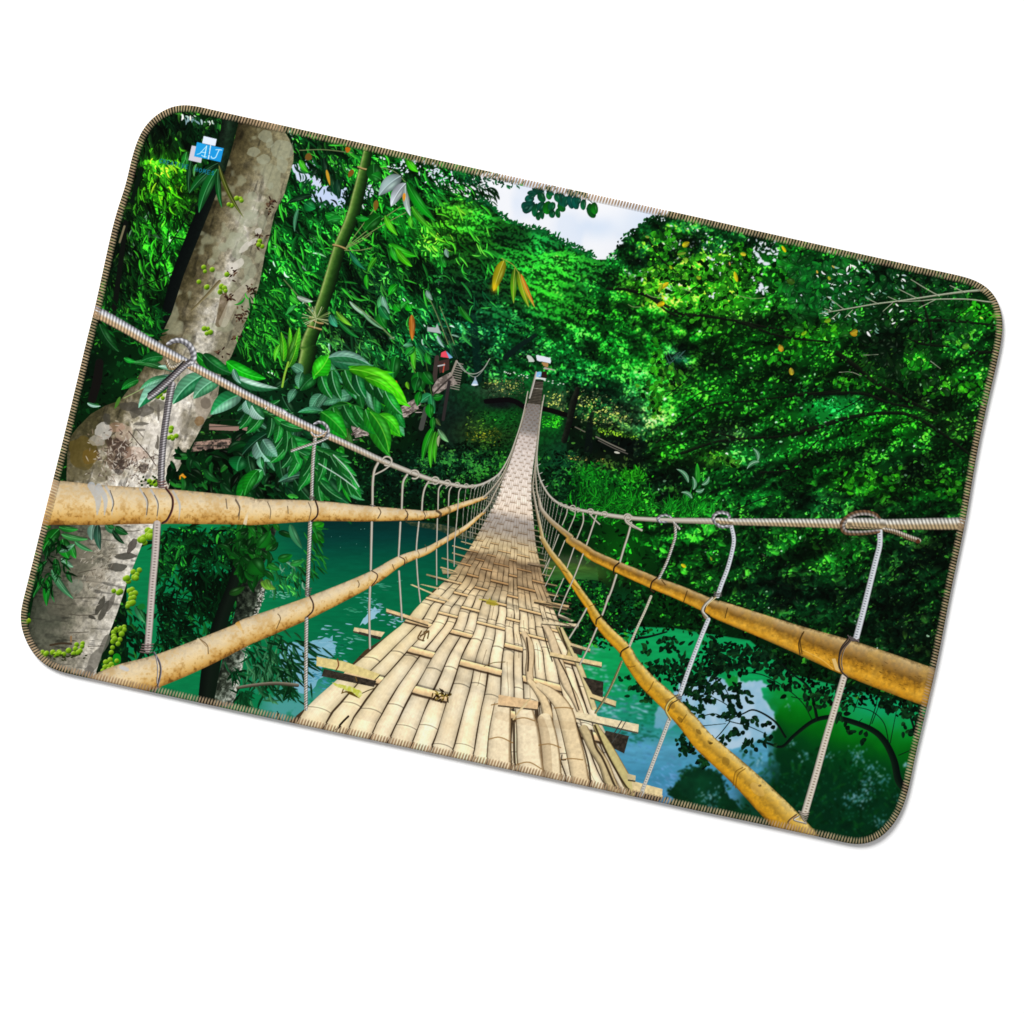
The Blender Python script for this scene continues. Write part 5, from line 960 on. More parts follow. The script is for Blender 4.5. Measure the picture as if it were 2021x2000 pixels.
# twisted loose strips on the right-hand side of the deck
def strip(t, pts, w, c=(236,210,164), lo=.62):
    tube(q(t, *pts), w, lambda S, V, sl: (ramp(V, [(-1, (110,84,52)), (-.75, c), (.4, c), (.85, tuple(lo*v for v in c)), (1, (60,42,24))])*(.9+.2*N_FINE[sl])[..., None]), ID_DECK)
strip('O', (310,300,350,380,360,480,350,600,360,690), [6,8,8,8,7], (226,200,158)); strip('O', (360,690,420,760,470,850,500,960,490,1010), [6,8,9,11,11]); strip('O', (430,720,520,780,600,860,650,960,690,1120,740,1330,770,1500), [6,11,14,17,17,18,18], (240,216,172), .8)
strip('O', (470,220,520,300,560,420,600,540,650,700,720,820,780,960), [6,8,9,9,9,8,6], (228,204,164)); strip('O', (590,240,640,330,690,420,670,480), [5,6,7,4], (200,180,120)); strip('O', (600,230,700,430,760,560,820,720,880,900), [4,5,6,6,6], (222,204,150))
strip('O', (800,1080,870,1220,960,1360,1010,1500,1060,1620), [9,10,11,12,12], (206,186,140)); strip('O', (900,1060,1000,1230,1090,1390,1170,1540,1240,1660), [6,9,10,11,11], (204,190,128), .75)
for a, w in [((860,1090,900,1230,960,1330,1060,1560), 2.2), ((740,1030,830,1330,860,1560), 1.8), ((890,1050,980,1260,1100,1480,1190,1610), 2), ((700,560,760,720,830,940), 1.4), ((580,480,680,680,760,920), 1.4), ((600,250,660,420), 1.6), ((460,240,500,400,540,520), 1.3), ((330,330,345,470,340,600), 1.6), ((420,1010,410,900,430,870), 4), ((225,1000,228,1250,235,1430), 2.4), ((400,1020,440,1250,470,1440), 1.6)]:
    line(q('O', *a), w, (46,32,18), ID_DECK, .85)
strip('O', (480,1010,510,1150,530,1300,540,1480), [15,17,18,19], (246,226,186), .84); strip('O', (130,890,110,1100,100,1300,100,1400), [17,22,24,25], (252,232,194), .86); strip('O', (310,930,340,1120,350,1300,370,1450), [18,23,25,26], (252,233,196), .86)
for a in [(20,1160,110,1145,215,1190), (225,1000,310,985,395,1010), (240,1370,350,1350,460,1410), (430,1210,520,1200,610,1230), (555,905,640,900,710,910), (600,1330,700,1320,790,1330), (40,880,120,870,215,905)]: line(q('O', *a), 1.2, (150,112,62), ID_DECK, .8)
tube(q('O', 440,1000,480,1150,500,1480), [8,10,11], (150,120,84), ID_DECK, .3); tube(q('O', 100,965,300,1010,700,1050), 8, (150,116,76), ID_DECK, .14)
for dd in [(620,1290,618,1330,650,1330)]: line(q('O', *dd), 1, (30,20,12), ID_DECK)
# slat ends that stick out on both sides, darker floor beams below them
def plank(t, P, c, shade=.62, th=.3, i=ID_SLATS):
    P = q(t, *P); poly(P, lambda X, Y, s_: np.array(c, f32)*(.86+.28*N_FINE[s_])[..., None], i)
    a, b = P[2], P[3]; e = np.array([0, 3.0*th/.3])
    poly([P[3], P[2], P[2]+e, P[3]+e], np.array(c, f32)*.34, i)
plank('O', (100,795,425,850,420,915,95,880), (232,196,148)); plank('O', (735,935,1250,1040,1245,1105,735,985), (240,222,180)); pass
plank('O', (520,445,945,530,945,565,520,475), (232,206,152)); plank('O', (840,770,1065,850,1060,890,850,815), (222,198,146)); plank('O', (690,370,855,420,850,440,690,392), (206,182,140)); plank('O', (1190,1500,1445,1570,1440,1640,1200,1580), (234,212,160)); plank('O', (1150,1440,1225,1460,1222,1500,1160,1490), (214,196,150))
plank('O', (440,195,760,215,755,240,600,230), (220,206,170)); plank('O', (385,15,678,65,676,80,390,35), (206,176,128)); plank('O', (590,130,720,190,700,196,590,150), (226,212,180)); pass; pass; pass; pass
plank('N', (270,400,500,440,790,545,745,590,480,520,268,475), (226,206,138)); plank('N', (580,160,830,200,800,240,570,190), (224,200,156)); plank('N', (840,5,1190,115,1185,140,840,32), (226,194,144)); pass; pass; pass; pass; pass
for t, P in [('N', (330,500,760,600,740,650,310,560)), ('N', (620,195,800,240,790,262,610,215)), ('O', (980,1090,1170,1135,1130,1278,1050,1240,970,1120)), ('O', (790,650,960,690,955,820,870,790)), ('O', (700,410,790,430,780,475,720,455)), ('O', (1200,1590,1440,1640,1400,1680,1230,1640)), ('O', (600,215,740,225,720,250,620,236))]:
    poly(q(t, *P), lambda X, Y, s_: np.array((52,46,38), f32)*(.45+1.1*N_FINE[s_])[..., None], ID_SLATS)
for a in [(475,700,520,690,600,730), (480,690,490,665), (590,570,600,600)]: line(q('N', *a), 1.2, (110,84,40), ID_DECK)
tube(q('N', 440,420,450,470,430,510), 1.2, (120,60,30), ID_SLATS); tube(q('O', 1110,1010,1080,1060,1050,1110), 1, (60,60,60), ID_SLATS); tube(q('O', 1140,1020,1100,1090,1030,1190), .8, (70,70,66), ID_SLATS)
poly(jag(q('N', 380,605,440,625,540,640,640,690,645,720,620,740,560,690,500,670,440,650), .6, 4, 4), lambda X, Y, s_: ramp(N_FINE[s_], [(.3, (196,200,70)), (.7, (228,224,150))]), ID_YEL); poly(q('N', 500,680,560,690,625,745,600,735,540,710), (90,70,16), ID_YEL); line(q('N', 645,700,700,675,745,660), .9, (70,56,24), ID_YEL)
poly(jag(q('M', 1010,1020,1020,995,1035,1020,1090,1040,1105,1060,1040,1060,1000,1050,990,1030), .6, 5, 4), (168,152,40), ID_YEL, .85); line(q('M', 940,1010,1010,1020,1080,1025), 1, (180,170,60), ID_YEL)
for k in range(34):
    leaf(*q1('N', 1290+rs.randn()*36, 720+rs.randn()*18), 5+8*rs.rand(), 3, rs.rand()*6.3, [(84,64,20),(150,126,50),(40,28,12)][rs.randint(3)], i=ID_DECK)
for a in [(1130,190,1100,250,1150,270), (1150,200,1190,190,1180,250), (1120,230,1180,200), (1160,220,1140,270)]: line(q('N', *a), 1.3, (96,70,36), ID_DECK)
line(q('M', 980,1560,1060,1530,1150,1525), .8, (120,100,60), ID_DECK); line(q('O', 220,1000,290,900,360,830), 1.3, (214,190,140), ID_DECK); line(q('O', 330,870,280,920), 1.6, (230,206,160), ID_DECK); line(q('N', 430,1000,480,940,530,890), 2, (40,28,14), ID_DECK)
# far slat ends, one comb on each side
for k in range(24, 47):
    y = ry[k]; lxk, lyk, rxk, ryk = DLN[k]; w = np.interp(y, [930, 1060, 1180], [7, 26, 40]); th = np.interp(y, [930, 1080, 1180], [.6, .9, 1.6])
    cc = hue((150,136,116), .75+.5*rs.rand()) if y < 1080 else np.array((196,166,120), f32)*(.8+.3*rs.rand())
    if k > 36 and k % 2: w *= .7
    tube([(lxk+3, lyk+1), (lxk-w, lyk-w*.27)], th, cc, ID_SLATS); tube([(lxk+3, lyk+3+th), (lxk-w*.8, lyk-w*.22+2+th)], th*.8, (40,34,26), ID_SLATS, .8)
    tube([(rxk-3, ryk-1), (rxk+w*.7, ryk+w*.14)], th, cc*.9, ID_SLATS); tube([(rxk, ryk+2+th), (rxk+w*.6, ryk+w*.12+2+th)], th*.8, (36,32,24), ID_SLATS, .8)
for P, c in [((120,705,275,770),(196,170,126)),((95,725,190,770),(170,150,112))]: pass
plank('M', (370,890,390,888,690,1015,690,1030), (228,200,150), th=.2); plank('M', (450,888,470,886,610,915,600,928), (200,176,130), th=.2); plank('M', (555,818,570,820,775,870,770,885), (222,192,142), th=.2); plank('M', (630,762,650,766,760,800,640,800), (170,150,110), th=.2); plank('M', (685,700,700,702,820,735,815,745), (160,138,106), th=.15)
plank('M', (1390,1010,1675,1060,1672,1078,1390,1030), (206,174,126), th=.2); plank('M', (1440,1190,1755,1215,1750,1235,1450,1210), (224,206,168), th=.2); plank('M', (1335,705,1490,730,1488,745,1335,722), (150,128,100), th=.15)
for y in range(0, 6): line(q('M', 1490, 950+y*42, 1690, 1000+y*45), 1.2, (90,78,60), ID_SLATS, .8)
# ---- bamboo handrails, wire ropes, hangers
ID_RAIL = [pid('printed_handrail') for _ in range(4)]
ID_ROPE = [pid('printed_hand_rope') for _ in range(2)]
def new_hanger(): return pid('printed_hanger_rope')
def Zp(lst):
    """[(tile, x, y, full width), ...] -> centre points and half widths in dots"""
    return np.array([q1(t, x, y) for t, x, y, w in lst]), np.array([w/2/ZS for t, x, y, w in lst])

def rail_light(S, V, sl):
    n = .6*N_FINE[sl]+.4*N_MID[sl]
    w = V+.5*(n-.5)
    c = ramp(w, [(-1.1, (140,120,90)), (-.85, (212,192,158)), (-.4, (234,213,174)), (0, (239,212,162)), (.4, (230,193,126)), (.75, (206,158,80)), (1.0, (140,96,40))])
    spk = np.clip((N_FINE[sl]-.60)*7, 0, 1)*np.clip(.5+V*.6, 0, 1)
    c = c*(1-.17*spk)[..., None]
    mot = np.clip((.5*N_FINE[sl]+.5*N_MID[sl]-.45)*5, 0, 1); c = c*(1-mot[..., None]*np.array([.10, .15, .24], f32))
    hi = np.clip((N_FINE[sl]-.58)*6, 0, 1)*np.clip(.3-V*.5, 0, 1)
    return np.clip(c*(1+.06*hi)[..., None]*(.92+.16*N_FINE[sl])[..., None], 0, 250)
def rail_gold(S, V, sl):
    n = .5*N_FINE[sl]+.5*N_MID[sl]
    w = V+.45*(n-.5)
    c = ramp(w, [(-1.1, (110,88,50)), (-.85, (198,170,118)), (-.5, (168,132,76)), (-.12, (132,94,34)), (.2, (178,126,32)), (.6, (216,158,44)), (.85, (196,136,30)), (1.05, (92,62,16))])
    k = np.clip((N_MID[sl]-.5)*5, 0, 1)[..., None]
    c = c*(1-.25*k)+np.array([226,182,84], f32)*.25*k
    return np.clip(c*(.82+.36*N_FINE[sl])[..., None], 0, 250)
def far_cane(S, V, sl): return ramp(V, [(-1, (206,196,180)), (0, (176,164,144)), (1, (84,76,64))])
def rail_gold2(S, V, sl):   # lower right: lit from the right-hand side
    n = .5*N_FINE[sl]+.5*N_MID[sl]; w = V+.5*(n-.5)
    c = ramp(w, [(-1.05, (120,96,44)), (-.8, (226,198,122)), (-.4, (222,180,80)), (0, (178,136,44)), (.45, (214,158,36)), (.8, (198,140,26)), (1.05, (104,70,14))])
    return np.clip(c*(.84+.32*N_FINE[sl])[..., None], 0, 250)
def mixrail(a, b, s0, s1):
    return lambda S, V, sl: a(S, V, sl)*(1-np.clip((S-s0)/(s1-s0), 0, 1))[..., None]+b(S, V, sl)*np.clip((S-s0)/(s1-s0), 0, 1)[..., None]

def ropecol(a, b, hi, pitch, twist=.55):
    def f(S, V, sl):
        ph = np.sin(6.283*(S/pitch-V*twist))
        c = ramp(V, [(-1, tuple(.55*v for v in a)), (-.6, a), (-.2, hi), (.25, b), (.75, b), (1, tuple(.5*v for v in b))])
        return np.clip(c*(.86+.22*ph)[..., None]*(.9+.2*N_FINE[sl])[..., None], 0, 250)
    return f
def braid(a, dark, pitch, off=.0):
    def f(S, V, sl):
        c = ramp(V, [(-1, tuple(.62*v for v in a)), (-.65, a), (.5, tuple(.96*v for v in a)), (1, tuple(.55*v for v in a))])
        k = np.clip(np.sin(6.283*S/pitch)*1.4+.1, 0, 1)*np.exp(-((V-off)/.34)**2)
        return c+(np.array(dark, f32)-c)*(k*.85)[..., None]
    return f
ROPE_L = ropecol((206,208,218), (208,176,136), (240,238,236), 6.8)
ROPE_R = ropecol((226,224,216), (190,166,126), (238,232,218), 7.4)
HANG_D = ropecol((144,140,142), (108,102,104), (216,212,214), 5.0, .5)
HANG_G = ropecol((206,206,204), (170,162,146), (228,226,220), 5.0, .5)
HANG_W = braid((222,226,232), (84,90,96), 5.2, .15)
THIN = lambda S, V, sl: ramp(V, [(-1, (150,144,132)), (-.2, (212,206,194)), (.4, (176,166,148)), (1, (96,90,78))])
THIN_D = lambda S, V, sl: ramp(V, [(-1, (110,110,100)), (0, (166,164,150)), (1, (70,70,60))])
def wire(t, pts, w=1.3, i=None, c=(46,28,26)): tube(q(t, *pts), w, lambda S, V, sl: ramp(V, [(-1, tuple(min(255, v*1.9) for v in c)), (0, c), (1, tuple(.5*v for v in c))]), i)
def ties(t, lst, i, w=1.0, c=(70,44,24), op=.8):
    for a in lst: line(q(t, *a), w, c, i, op)

# far thin hangers first, both sides
def comb(ropeP, railP, n0, n1, w, i, col, lean=0.0):
    for u in np.linspace(0, 1, n0)[n1:]:
        a = np.array([np.interp(u, np.linspace(0, 1, len(ropeP)), ropeP[:, k]) for k in (0, 1)]); b = np.array([np.interp(u, np.linspace(0, 1, len(railP)), railP[:, k]) for k in (0, 1)])
        tube([a, (a+b)/2+[lean, 0], b], w, col, i)
hl = new_hanger()
for tx, ty, bx, by in [(830,98,800,520),(875,100,825,560),(905,96,862,520),(935,84,880,500),(960,78,905,470),(985,66,935,440),(1010,56,960,400),(1030,44,985,370),(1050,30,1005,330),(1065,18,1030,300),(1080,6,1050,262),(1092,0,1068,230),(1105,-20,1080,190),(1118,-50,1095,150)]:
    tube(q('M', tx, ty, (tx+bx)/2-8, (ty+by)/2, bx, by), .75, THIN_D, hl)
hr = new_hanger()
for tx, ty, bx, by in [(1440,10,1425,240),(1452,40,1430,330),(1468,80,1440,420),(1490,110,1445,480),(1510,150,1450,560),(1535,185,1455,640),(1560,205,1470,700),(1590,225,1475,760),(1625,240,1480,830)]:
    tube(q('M', tx, ty, (tx+bx)/2, (ty+by)/2, bx, by), .75, THIN_D, hr)
for k in range(26):     # fine mesh of hangers beside the far deck
    u = k/25; a = q1('H', 930-.0*u, 700) if 0 else None
    y = 870+720*u; lx0 = np.interp(y, [700, 860, 1090, 1240, 1330, 1400, 1480, 1600], [920, 892, 828, 780, 735, 690, 640, 560]); ex = (edge_x(eL, q1('H', 0, y+14)[1])-820)*ZS
    line(q('H', lx0+2, y, ex+6, y+18), .6, (150,148,140), hl, .75); line(q('H', lx0+6, y+10, ex, y+34), .5, (40,44,36), hl, .6)
    rx0 = np.interp(y, [740, 900, 1100, 1250, 1400, 1500, 1600], [1052, 1028, 1004, 996, 1004, 1030, 1080]); ex = (edge_x(eR, q1('H', 0, y+14)[1])-820)*ZS
    line(q('H', rx0-2, y, ex-4, y+16), .6, (150,148,140), hr, .7); line(q('H', rx0-4, y+10, ex, y+30), .5, (36,40,34), hr, .6)

# left: lower rail
P, W = Zp([('K',640,1900,300),('K',900,1775,285),('K',1210,1680,262),('K',1560,1540,240),('K',1912,1380,205),('L',460,1105,215),('L',960,910,172),('L',1450,683,118),('L',1700,530,84),('L',1912,450,62),('M',600,560,48),('M',720,490,44),('M',830,420,38),('M',930,335,28),('M',980,296,22)])
tube(P, W, rail_light, ID_RAIL[1])
P2 = q('H', 560,1708,610,1640,640,1575,690,1480,730,1400,765,1310,800,1210,835,1100,872,980,905,860); tube(P2, [2.2,1.6,1.5,1.4,1.3,1.2,1.1,1,1,1], far_cane, ID_RAIL[1])
# left: upper rail
P, W = Zp([('K',60,300,372),('K',350,300,366),('K',700,318,332),('K',1000,325,305),('K',1300,332,285),('K',1912,365,232),('L',500,128,216),('L',1000,120,170),('L',1400,140,132),('L',1700,150,100),('L',1880,155,80),('M',470,320,68),('M',600,308,62),('M',700,272,56),('M',800,236,46),('M',900,204,38),('M',990,172,28)])
tube(P, W, rail_light, ID_RAIL[0])
P2 = q('H', 565,1585,620,1530,660,1480,705,1420,745,1345,775,1270,805,1190,835,1085,870,960,905,830,922,720); tube(P2, [2.6,1.8,1.6,1.5,1.4,1.3,1.2,1.1,1,1,1], far_cane, ID_RAIL[0])
# knots, grey weathered bands and rings on the left rails
for x, w in [(700,56),(760,40),(820,18),(1100,14),(1190,16),(1370,18)]:
    y0r = 150+.07*(x-600); tube(q('K', x-34, y0r+4, x+20, y0r+110, x+14, y0r+240), [w/ZS*.55, w/ZS*.5, w/ZS*.1], (176,186,200), ID_RAIL[0], .62)
ties('K', [(1095,220,1130,290,1120,400),(1185,240,1215,310,1205,410),(820,200,850,300,830,370),(1850,270,1885,340,1870,410),(1770,270,1780,350)], ID_RAIL[0], .9, (70,60,54), .8)
ties('L', [(350,30,385,100,380,190),(615,45,640,110,635,185),(780,80,785,140),(950,50,972,110,955,190)], ID_RAIL[0], .8, (80,64,48), .8)
for t, pts, w in [('L',(1525,95,1545,130,1520,180),1),('L',(1745,110,1768,150,1745,185),1),('M',(345,290,352,330,340,375),.9),('M',(480,290,497,325,485,355),.8),('M',(590,285,625,310,610,340),2.4)]: line(q(t, *pts), w, (70,52,36), ID_RAIL[0], .85)
tube(q('M', 680,250,700,275,690,305), 2.2, (120,100,60), ID_RAIL[0], .7)
for x in range(430, 1000, 75): line(q('M', x, 355-.4*(x-430)*.82-40, x+6, 345-.4*(x-430)*.82), .7, (110,84,50), ID_RAIL[0], .5)
ties('L', [(700,965,722,1000,690,1085),(60,1170,120,1220,130,1290),(1355,690,1368,720,1360,745),(1640,560,1655,600)], ID_RAIL[1], .9, (96,70,40), .85)
line(q('K', 1540,1420,1590,1470,1605,1540), 2.2, (226,206,170), ID_RAIL[1], .7); line(q('K', 1555,1420,1610,1480), .8, (140,110,70), ID_RAIL[1], .7)
for x, y in [(680,500),(590,545),(500,590),(770,450),(440,640),(340,690)]: line(q('M', x-6, y-26, x+6, y, x+2, y+26), .8, (110,84,50), ID_RAIL[1], .7)
tube(q('K', 910,1650,960,1670), 4, (190,200,214), ID_RAIL[1], .6)

# right: upper and lower rails
P2 = q('H', 1052,750,1030,900,1008,1080,992,1250,985,1380,990,1480,1000,1560,1024,1640); tube(P2, [.9,.9,1,1.1,1.3,1.6,2,2.6], far_cane, ID_RAIL[2])
P, W = Zp([('H',1012,1600,22),('H',1030,1680,32),('H',1100,1770,38),('H',1190,1850,44),('H',1270,1915,52),('M',1680,520,70),('M',1800,600,78),('M',1912,672,88),('I',350,1612,105),('I',600,1710,118),('I',850,1822,132),('P',250,-228,156),('P',600,-100,190),('P',900,12,226),('P',1260,144,286),('P',1600,268,310),('P',1980,405,320)])
tube(P, W, mixrail(far_cane, rail_gold, 20, 150), ID_RAIL[2])
P2 = q('H', 1040,800,1016,950,1000,1100,985,1260,972,1400,962,1500,975,1590); tube(P2, [.8,.8,.9,1,1.2,1.5,2], far_cane, ID_RAIL[3])
P, W = Zp([('H',965,1540,16),('H',1000,1720,22),('H',1040,1912,30),('M',1450,500,38),('M',1520,620,44),('M',1630,760,54),('M',1740,920,62),('M',1850,1080,70),('O',910,180,84),('O',1000,290,94),('O',1130,420,106),('O',1200,540,112),('O',1330,700,134),('O',1500,860,150),('O',1650,1020,160),('O',1780,1180,172),('P',230,950,180),('P',430,1130,196),('P',650,1350,222),('P',850,1560,240),('P',960,1690,250)])
tube(P, W, mixrail(far_cane, rail_gold2, 30, 200), ID_RAIL[3])
for a in [(650,1690,620,1780),(440,1600,470,1640),(980,1830,960,1912)]: line(q('I', *a), 1, (70,48,16), ID_RAIL[2], .8)
line(q('P', 930,-40,900,40,910,130), 1.3, (70,50,20), ID_RAIL[2]); line(q('J', 110,1610,80,1680,95,1790), 1.2, (80,56,20), ID_RAIL[2])
for k in range(46):
    u = rs.rand(); X, Y = q1('P', 900+1000*u, 70+300*u+rs.randn()*40); leaf(X, Y, 3+7*rs.rand(), 1.3, .36+rs.randn()*.2, (90,60,16), op=.7, i=ID_RAIL[2])
line(q('P', 940,100,1080,170,1180,250), .9, (240,190,90), ID_RAIL[2], .8)
for t, pts in [('P',(440,1060,380,1100,360,1210)),('P',(460,1070,400,1120,380,1230)),('O',(1370,690,1340,750,1310,780)),('O',(1640,960,1600,1020)),('O',(1160,560,1180,570,1220,560)),('M',(1700,880,1760,930)),('M',(1620,770,1660,790)),('M',(1840,1070,1890,1050))]:
    line(q(t, *pts), 1.0, (120,84,20), ID_RAIL[3], .75)
for x, y, r in [(1590,1000,30),(1740,1100,26),(1830,1190,20)]: spot('O', x, y, r, r*.6, (84,60,14), .5, .8)
for t, x, y in [('P',180,860),('P',580,1210)]: spot(t, x, y, 16, 9, (70,50,14), .8)
spot('P', 560, 1240, 70, 40, (236,196,120), .35, .9); spot('P', 300,1010,40,30,(110,80,20),.4,.9); spot('O', 1510,870,50,30,(120,86,30),.4,.8)

# hangers on the left
def hanger(segs, tie=None):
    i = new_hanger()
    for t, pts, w, sh in segs:
        P = q(t, *pts); tube(P, np.linspace(w[0], w[1], len(P)), sh, i)
    return i
h = hanger([('K',(1205,478,1190,720,1165,1000,1145,1280,1128,1500),(7.6,6.8),braid((206,194,186), (104,90,86), 5.6)),('F',(995,830,975,930,955,1060,925,1280,910,1480,905,1650),(7.4,6.6),HANG_D)])
for k in range(4): wire('K', (1085-6*k,1465+20*k,1130,1470+22*k,1175-4*k,1462+22*k), 1.3, h, (96,80,78))
for k in range(3): wire('F', (875+6*k,1620+22*k,905,1630+22*k,940+6*k,1622+22*k), 1.3, h, (96,70,66))
wire('K', (1280,185,1330,260,1330,350,1290,440,1250,470), 2.2, h, (62,34,32)); wire('K', (1180,1530,1225,1610,1235,1690,1210,1800,1180,1850), 2.0, h, (84,80,84)); wire('K', (1195,1560,1210,1650,1205,1780), 1.2, h, (130,128,130))
h = hanger([('L',(965,215,958,400,950,600,940,810),(4,3.6),HANG_G),('L',(935,1000,932,1250,930,1500,930,1745),(3.8,3.6),HANG_G),('G',(590,1100,575,1250,566,1430,562,1600),(3.8,3.2),HANG_G)])
wire('G', (590,1610,612,1680,605,1740,560,1785), 1.6, h); wire('L', (960,815,990,880,985,940,940,990), 1.5, h, (60,44,36)); 
for k in range(4): wire('L', (925,755+16*k,950,760+16*k,975-4*k,756+16*k), 1, h, (80,72,66))
for k in range(3): wire('G', (545,1580+10*k,582,1584+10*k), .9, h, (80,72,66))
h = hanger([('G',(1105,1305,1075,1370,1062,1480,1060,1660),(2.8,2.4),THIN),('L',(1470,215,1466,400,1462,600),(2.6,2.3),THIN),('L',(1456,745,1450,950,1455,1245),(2.5,2.2),THIN)])
wire('L', (1470,610,1515,640,1510,680,1470,735), 1, h); wire('G', (1045,1650,1080,1660), 1.2, h, (96,90,84))
h = hanger([('G',(1345,1400,1312,1460,1304,1560,1300,1680),(2.4,2.1),THIN),('L',(1705,215,1698,350,1690,490),(2.1,1.9),THIN),('L',(1693,615,1705,800,1718,1012),(2,1.8),THIN)])
wire('L', (1700,495,1740,520,1735,570), .9, h)
hanger([('G',(1525,1450,1490,1510,1472,1590,1465,1695),(2,1.8),THIN),('M',(443,378,428,520,422,610),(1.7,1.6),THIN),('M',(424,680,435,850,455,1032),(1.6,1.5),THIN)])
hanger([('M',(640,60,608,100,602,180,600,272),(1.6,1.4),THIN),('M',(595,350,590,540),(1.4,1.3),THIN),('M',(588,600,590,890),(1.3,1.2),THIN)])
hanger([('M',(715,82,694,120,688,180,686,245),(1.4,1.2),THIN),('M',(685,320,680,500,678,560,682,830),(1.2,1.1),THIN)])
hanger([('M',(790,94,772,130,766,220,757,330,748,430,735,560,733,740),(1.3,1.0),THIN)])

# left hand rope with its loops
P, W = Zp([('F',340,215,98),('F',500,300,92),('F',650,385,86),('F',900,535,80),('F',1120,655,74),('F',1400,805,70),('F',1650,940,66),('F',1905,1062,62),('G',200,838,70),('G',400,945,68),('G',600,1040,62),('G',800,1130,54),('G',950,1200,52),('G',1150,1292,46),('G',1400,1392,40),('G',1560,1447,36),('G',1700,1480,32),('G',1800,1497,28),('H',430,1500,26),('H',520,1488,23),('H',600,1455,20),('H',680,1400,16),('H',730,1330,14),('H',780,1230,12),('H',820,1120,11),('H',860,1000,10),('H',890,880,9),('H',922,720,8)])
tube(P, W, mixrail(ROPE_L, lambda S, V, sl: THIN(S, V, sl), 560, 760), ID_ROPE[0])
def loop(t, pts, w, sh, i): tube(q(t, *pts), w, sh, i)
GREY = ropecol((220,220,224), (126,124,128), (204,204,210), 9, .3)
loop('F', (965,495,1010,470,1070,468,1130,500,1168,560,1170,620,1130,660), [4,5,5.5,6,6.4,6,5.5], GREY, ID_ROPE[0])
loop('F', (955,640,980,690,1040,680,1090,640), [4,5,5,4], ropecol((200,190,170),(150,130,96),(220,210,190),5), ID_ROPE[0])
loop('F', (1130,650,1060,710,980,790,890,870,815,930), [5.5,6,6,6,6], HANG_D, ID_ROPE[0]); line(q('F', 1090,640,1000,730,900,820,800,905), 1.5, (30,30,34), ID_ROPE[0])
loop('G', (585,985,620,970,665,985,695,1030,690,1085,660,1110), [2.4,3,3.4,3.6,3.4,3], GREY, ID_ROPE[0]); loop('G', (560,1060,590,1085,640,1080,680,1050), [2.6,3,2.8,2.2], ROPE_L, ID_ROPE[0]); loop('G', (690,1100,620,1130,500,1170,400,1205), [2.6,2.8,2.8,2.8], HANG_G, ID_ROPE[0])
for x, y, r in [(1180,1290,38),(1405,1400,36),(1575,1450,30),(1675,1470,24),(1755,1485,20),(1830,1492,16),(1880,1498,14)]:
    a = np.linspace(-2.8, 2.0, 12); loop('G', list(np.column_stack([x+r*np.cos(a), y+r*.95*np.sin(a)]).ravel()), r/ZS*.17+.4, THIN, ID_ROPE[0])
loop('G', (1200,1330,1150,1365,1080,1400), [1.6,1.7,1.6], THIN, ID_ROPE[0]); loop('G', (1560,1470,1510,1470), [1.4,1.2], THIN, ID_ROPE[0]); loop('M', (700,60,665,100), 1, THIN, ID_ROPE[0])
for x, y in [(500,1500),(560,1480),(610,1455),(650,1430),(690,1395)]: line(q('H', x+10, y-14, x-12, y+22), .8, (190,188,180), ID_ROPE[0])

# hangers on the right
h = hanger([('J',(735,785,732,900,700,1030,655,1210,600,1430,540,1660),(5.4,6.2),HANG_W),('P',(1270,320,1200,560,1120,830,1040,1120,950,1430),(6.6,7.2),braid((226,216,200), (116,98,78), 5.6, -.1))])
wire('J', (480,1660,420,1740,400,1820,400,1912), 1.8, h, (60,50,44)); wire('P', (1320,15,1250,100,1230,190,1250,270,1300,320), 1.8, h, (60,50,44)); wire('P', (1345,5,1275,90,1250,190,1262,260), 1.2, h, (100,88,76))
for k in range(4): wire('J', (470+18*k,1640+8*k,510+14*k,1685,560,1670+8*k), 1.1, h, (84,76,76))
for k in range(5): wire('P', (900+8*k,1420+16*k,950,1440+16*k,985-6*k,1430+18*k), 1.3, h, (120,110,100))
wire('P', (880,1450,820,1500,790,1580,800,1640), 2, h, (120,92,60)); wire('P', (900,1460,860,1490,960,1520), 1.6, h, (150,140,130)); poly(q('P', 1170,170,1200,165,1240,280,1200,260), (226,190,120), ID_RAIL[2])
h = hanger([('I',(1010,1150,1032,1260,1020,1360,980,1510,930,1640,900,1730),(4,4.6),HANG_W),('O',(1820,180,1750,350,1670,560,1590,790),(4.4,4.4),HANG_W),('O',(1500,1000,1440,1160,1360,1370,1265,1620),(4.2,3.8),braid((214,212,202), (88,88,82), 5.0))])
wire('I', (880,1740,810,1800,780,1870,800,1912), 2.4, h, (150,130,100)); wire('I', (860,1745,810,1800,790,1860), 1, h, (60,40,20)); wire('O', (1850,0,1790,60,1770,110,1810,160), 2.4, h, (170,160,140))
wire('O', (1570,800,1500,850,1470,920,1510,1000), 2.0, h, (170,140,80)); wire('O', (1570,840,1520,870,1490,930), 1.1, h, (70,56,30)); 
for k in range(3): wire('O', (1545+12*k,800+14*k,1600,810+14*k), 1.2, h, (84,80,76))
for k in range(3): wire('I', (870,1700+14*k,900,1712+12*k,930,1704+14*k), 1, h, (84,80,76))
h = hanger([('I',(550,1145,552,1240,520,1350,480,1460,420,1585),(2.9,2.8),HANG_G),('O',(1350,-10,1300,110,1240,240,1175,395),(2.6,2.4),braid((214,208,186), (112,106,84), 4.6)),('O',(1110,525,1040,690,970,830,895,945),(2.4,2.2),ropecol((190,184,130),(120,110,72),(176,168,120),4.4,.9))])
wire('I', (400,1585,360,1620,350,1680,375,1700), 1.6, h, (50,34,18)); wire('O', (1165,405,1110,440,1100,480), 1.6, h, (60,44,18))
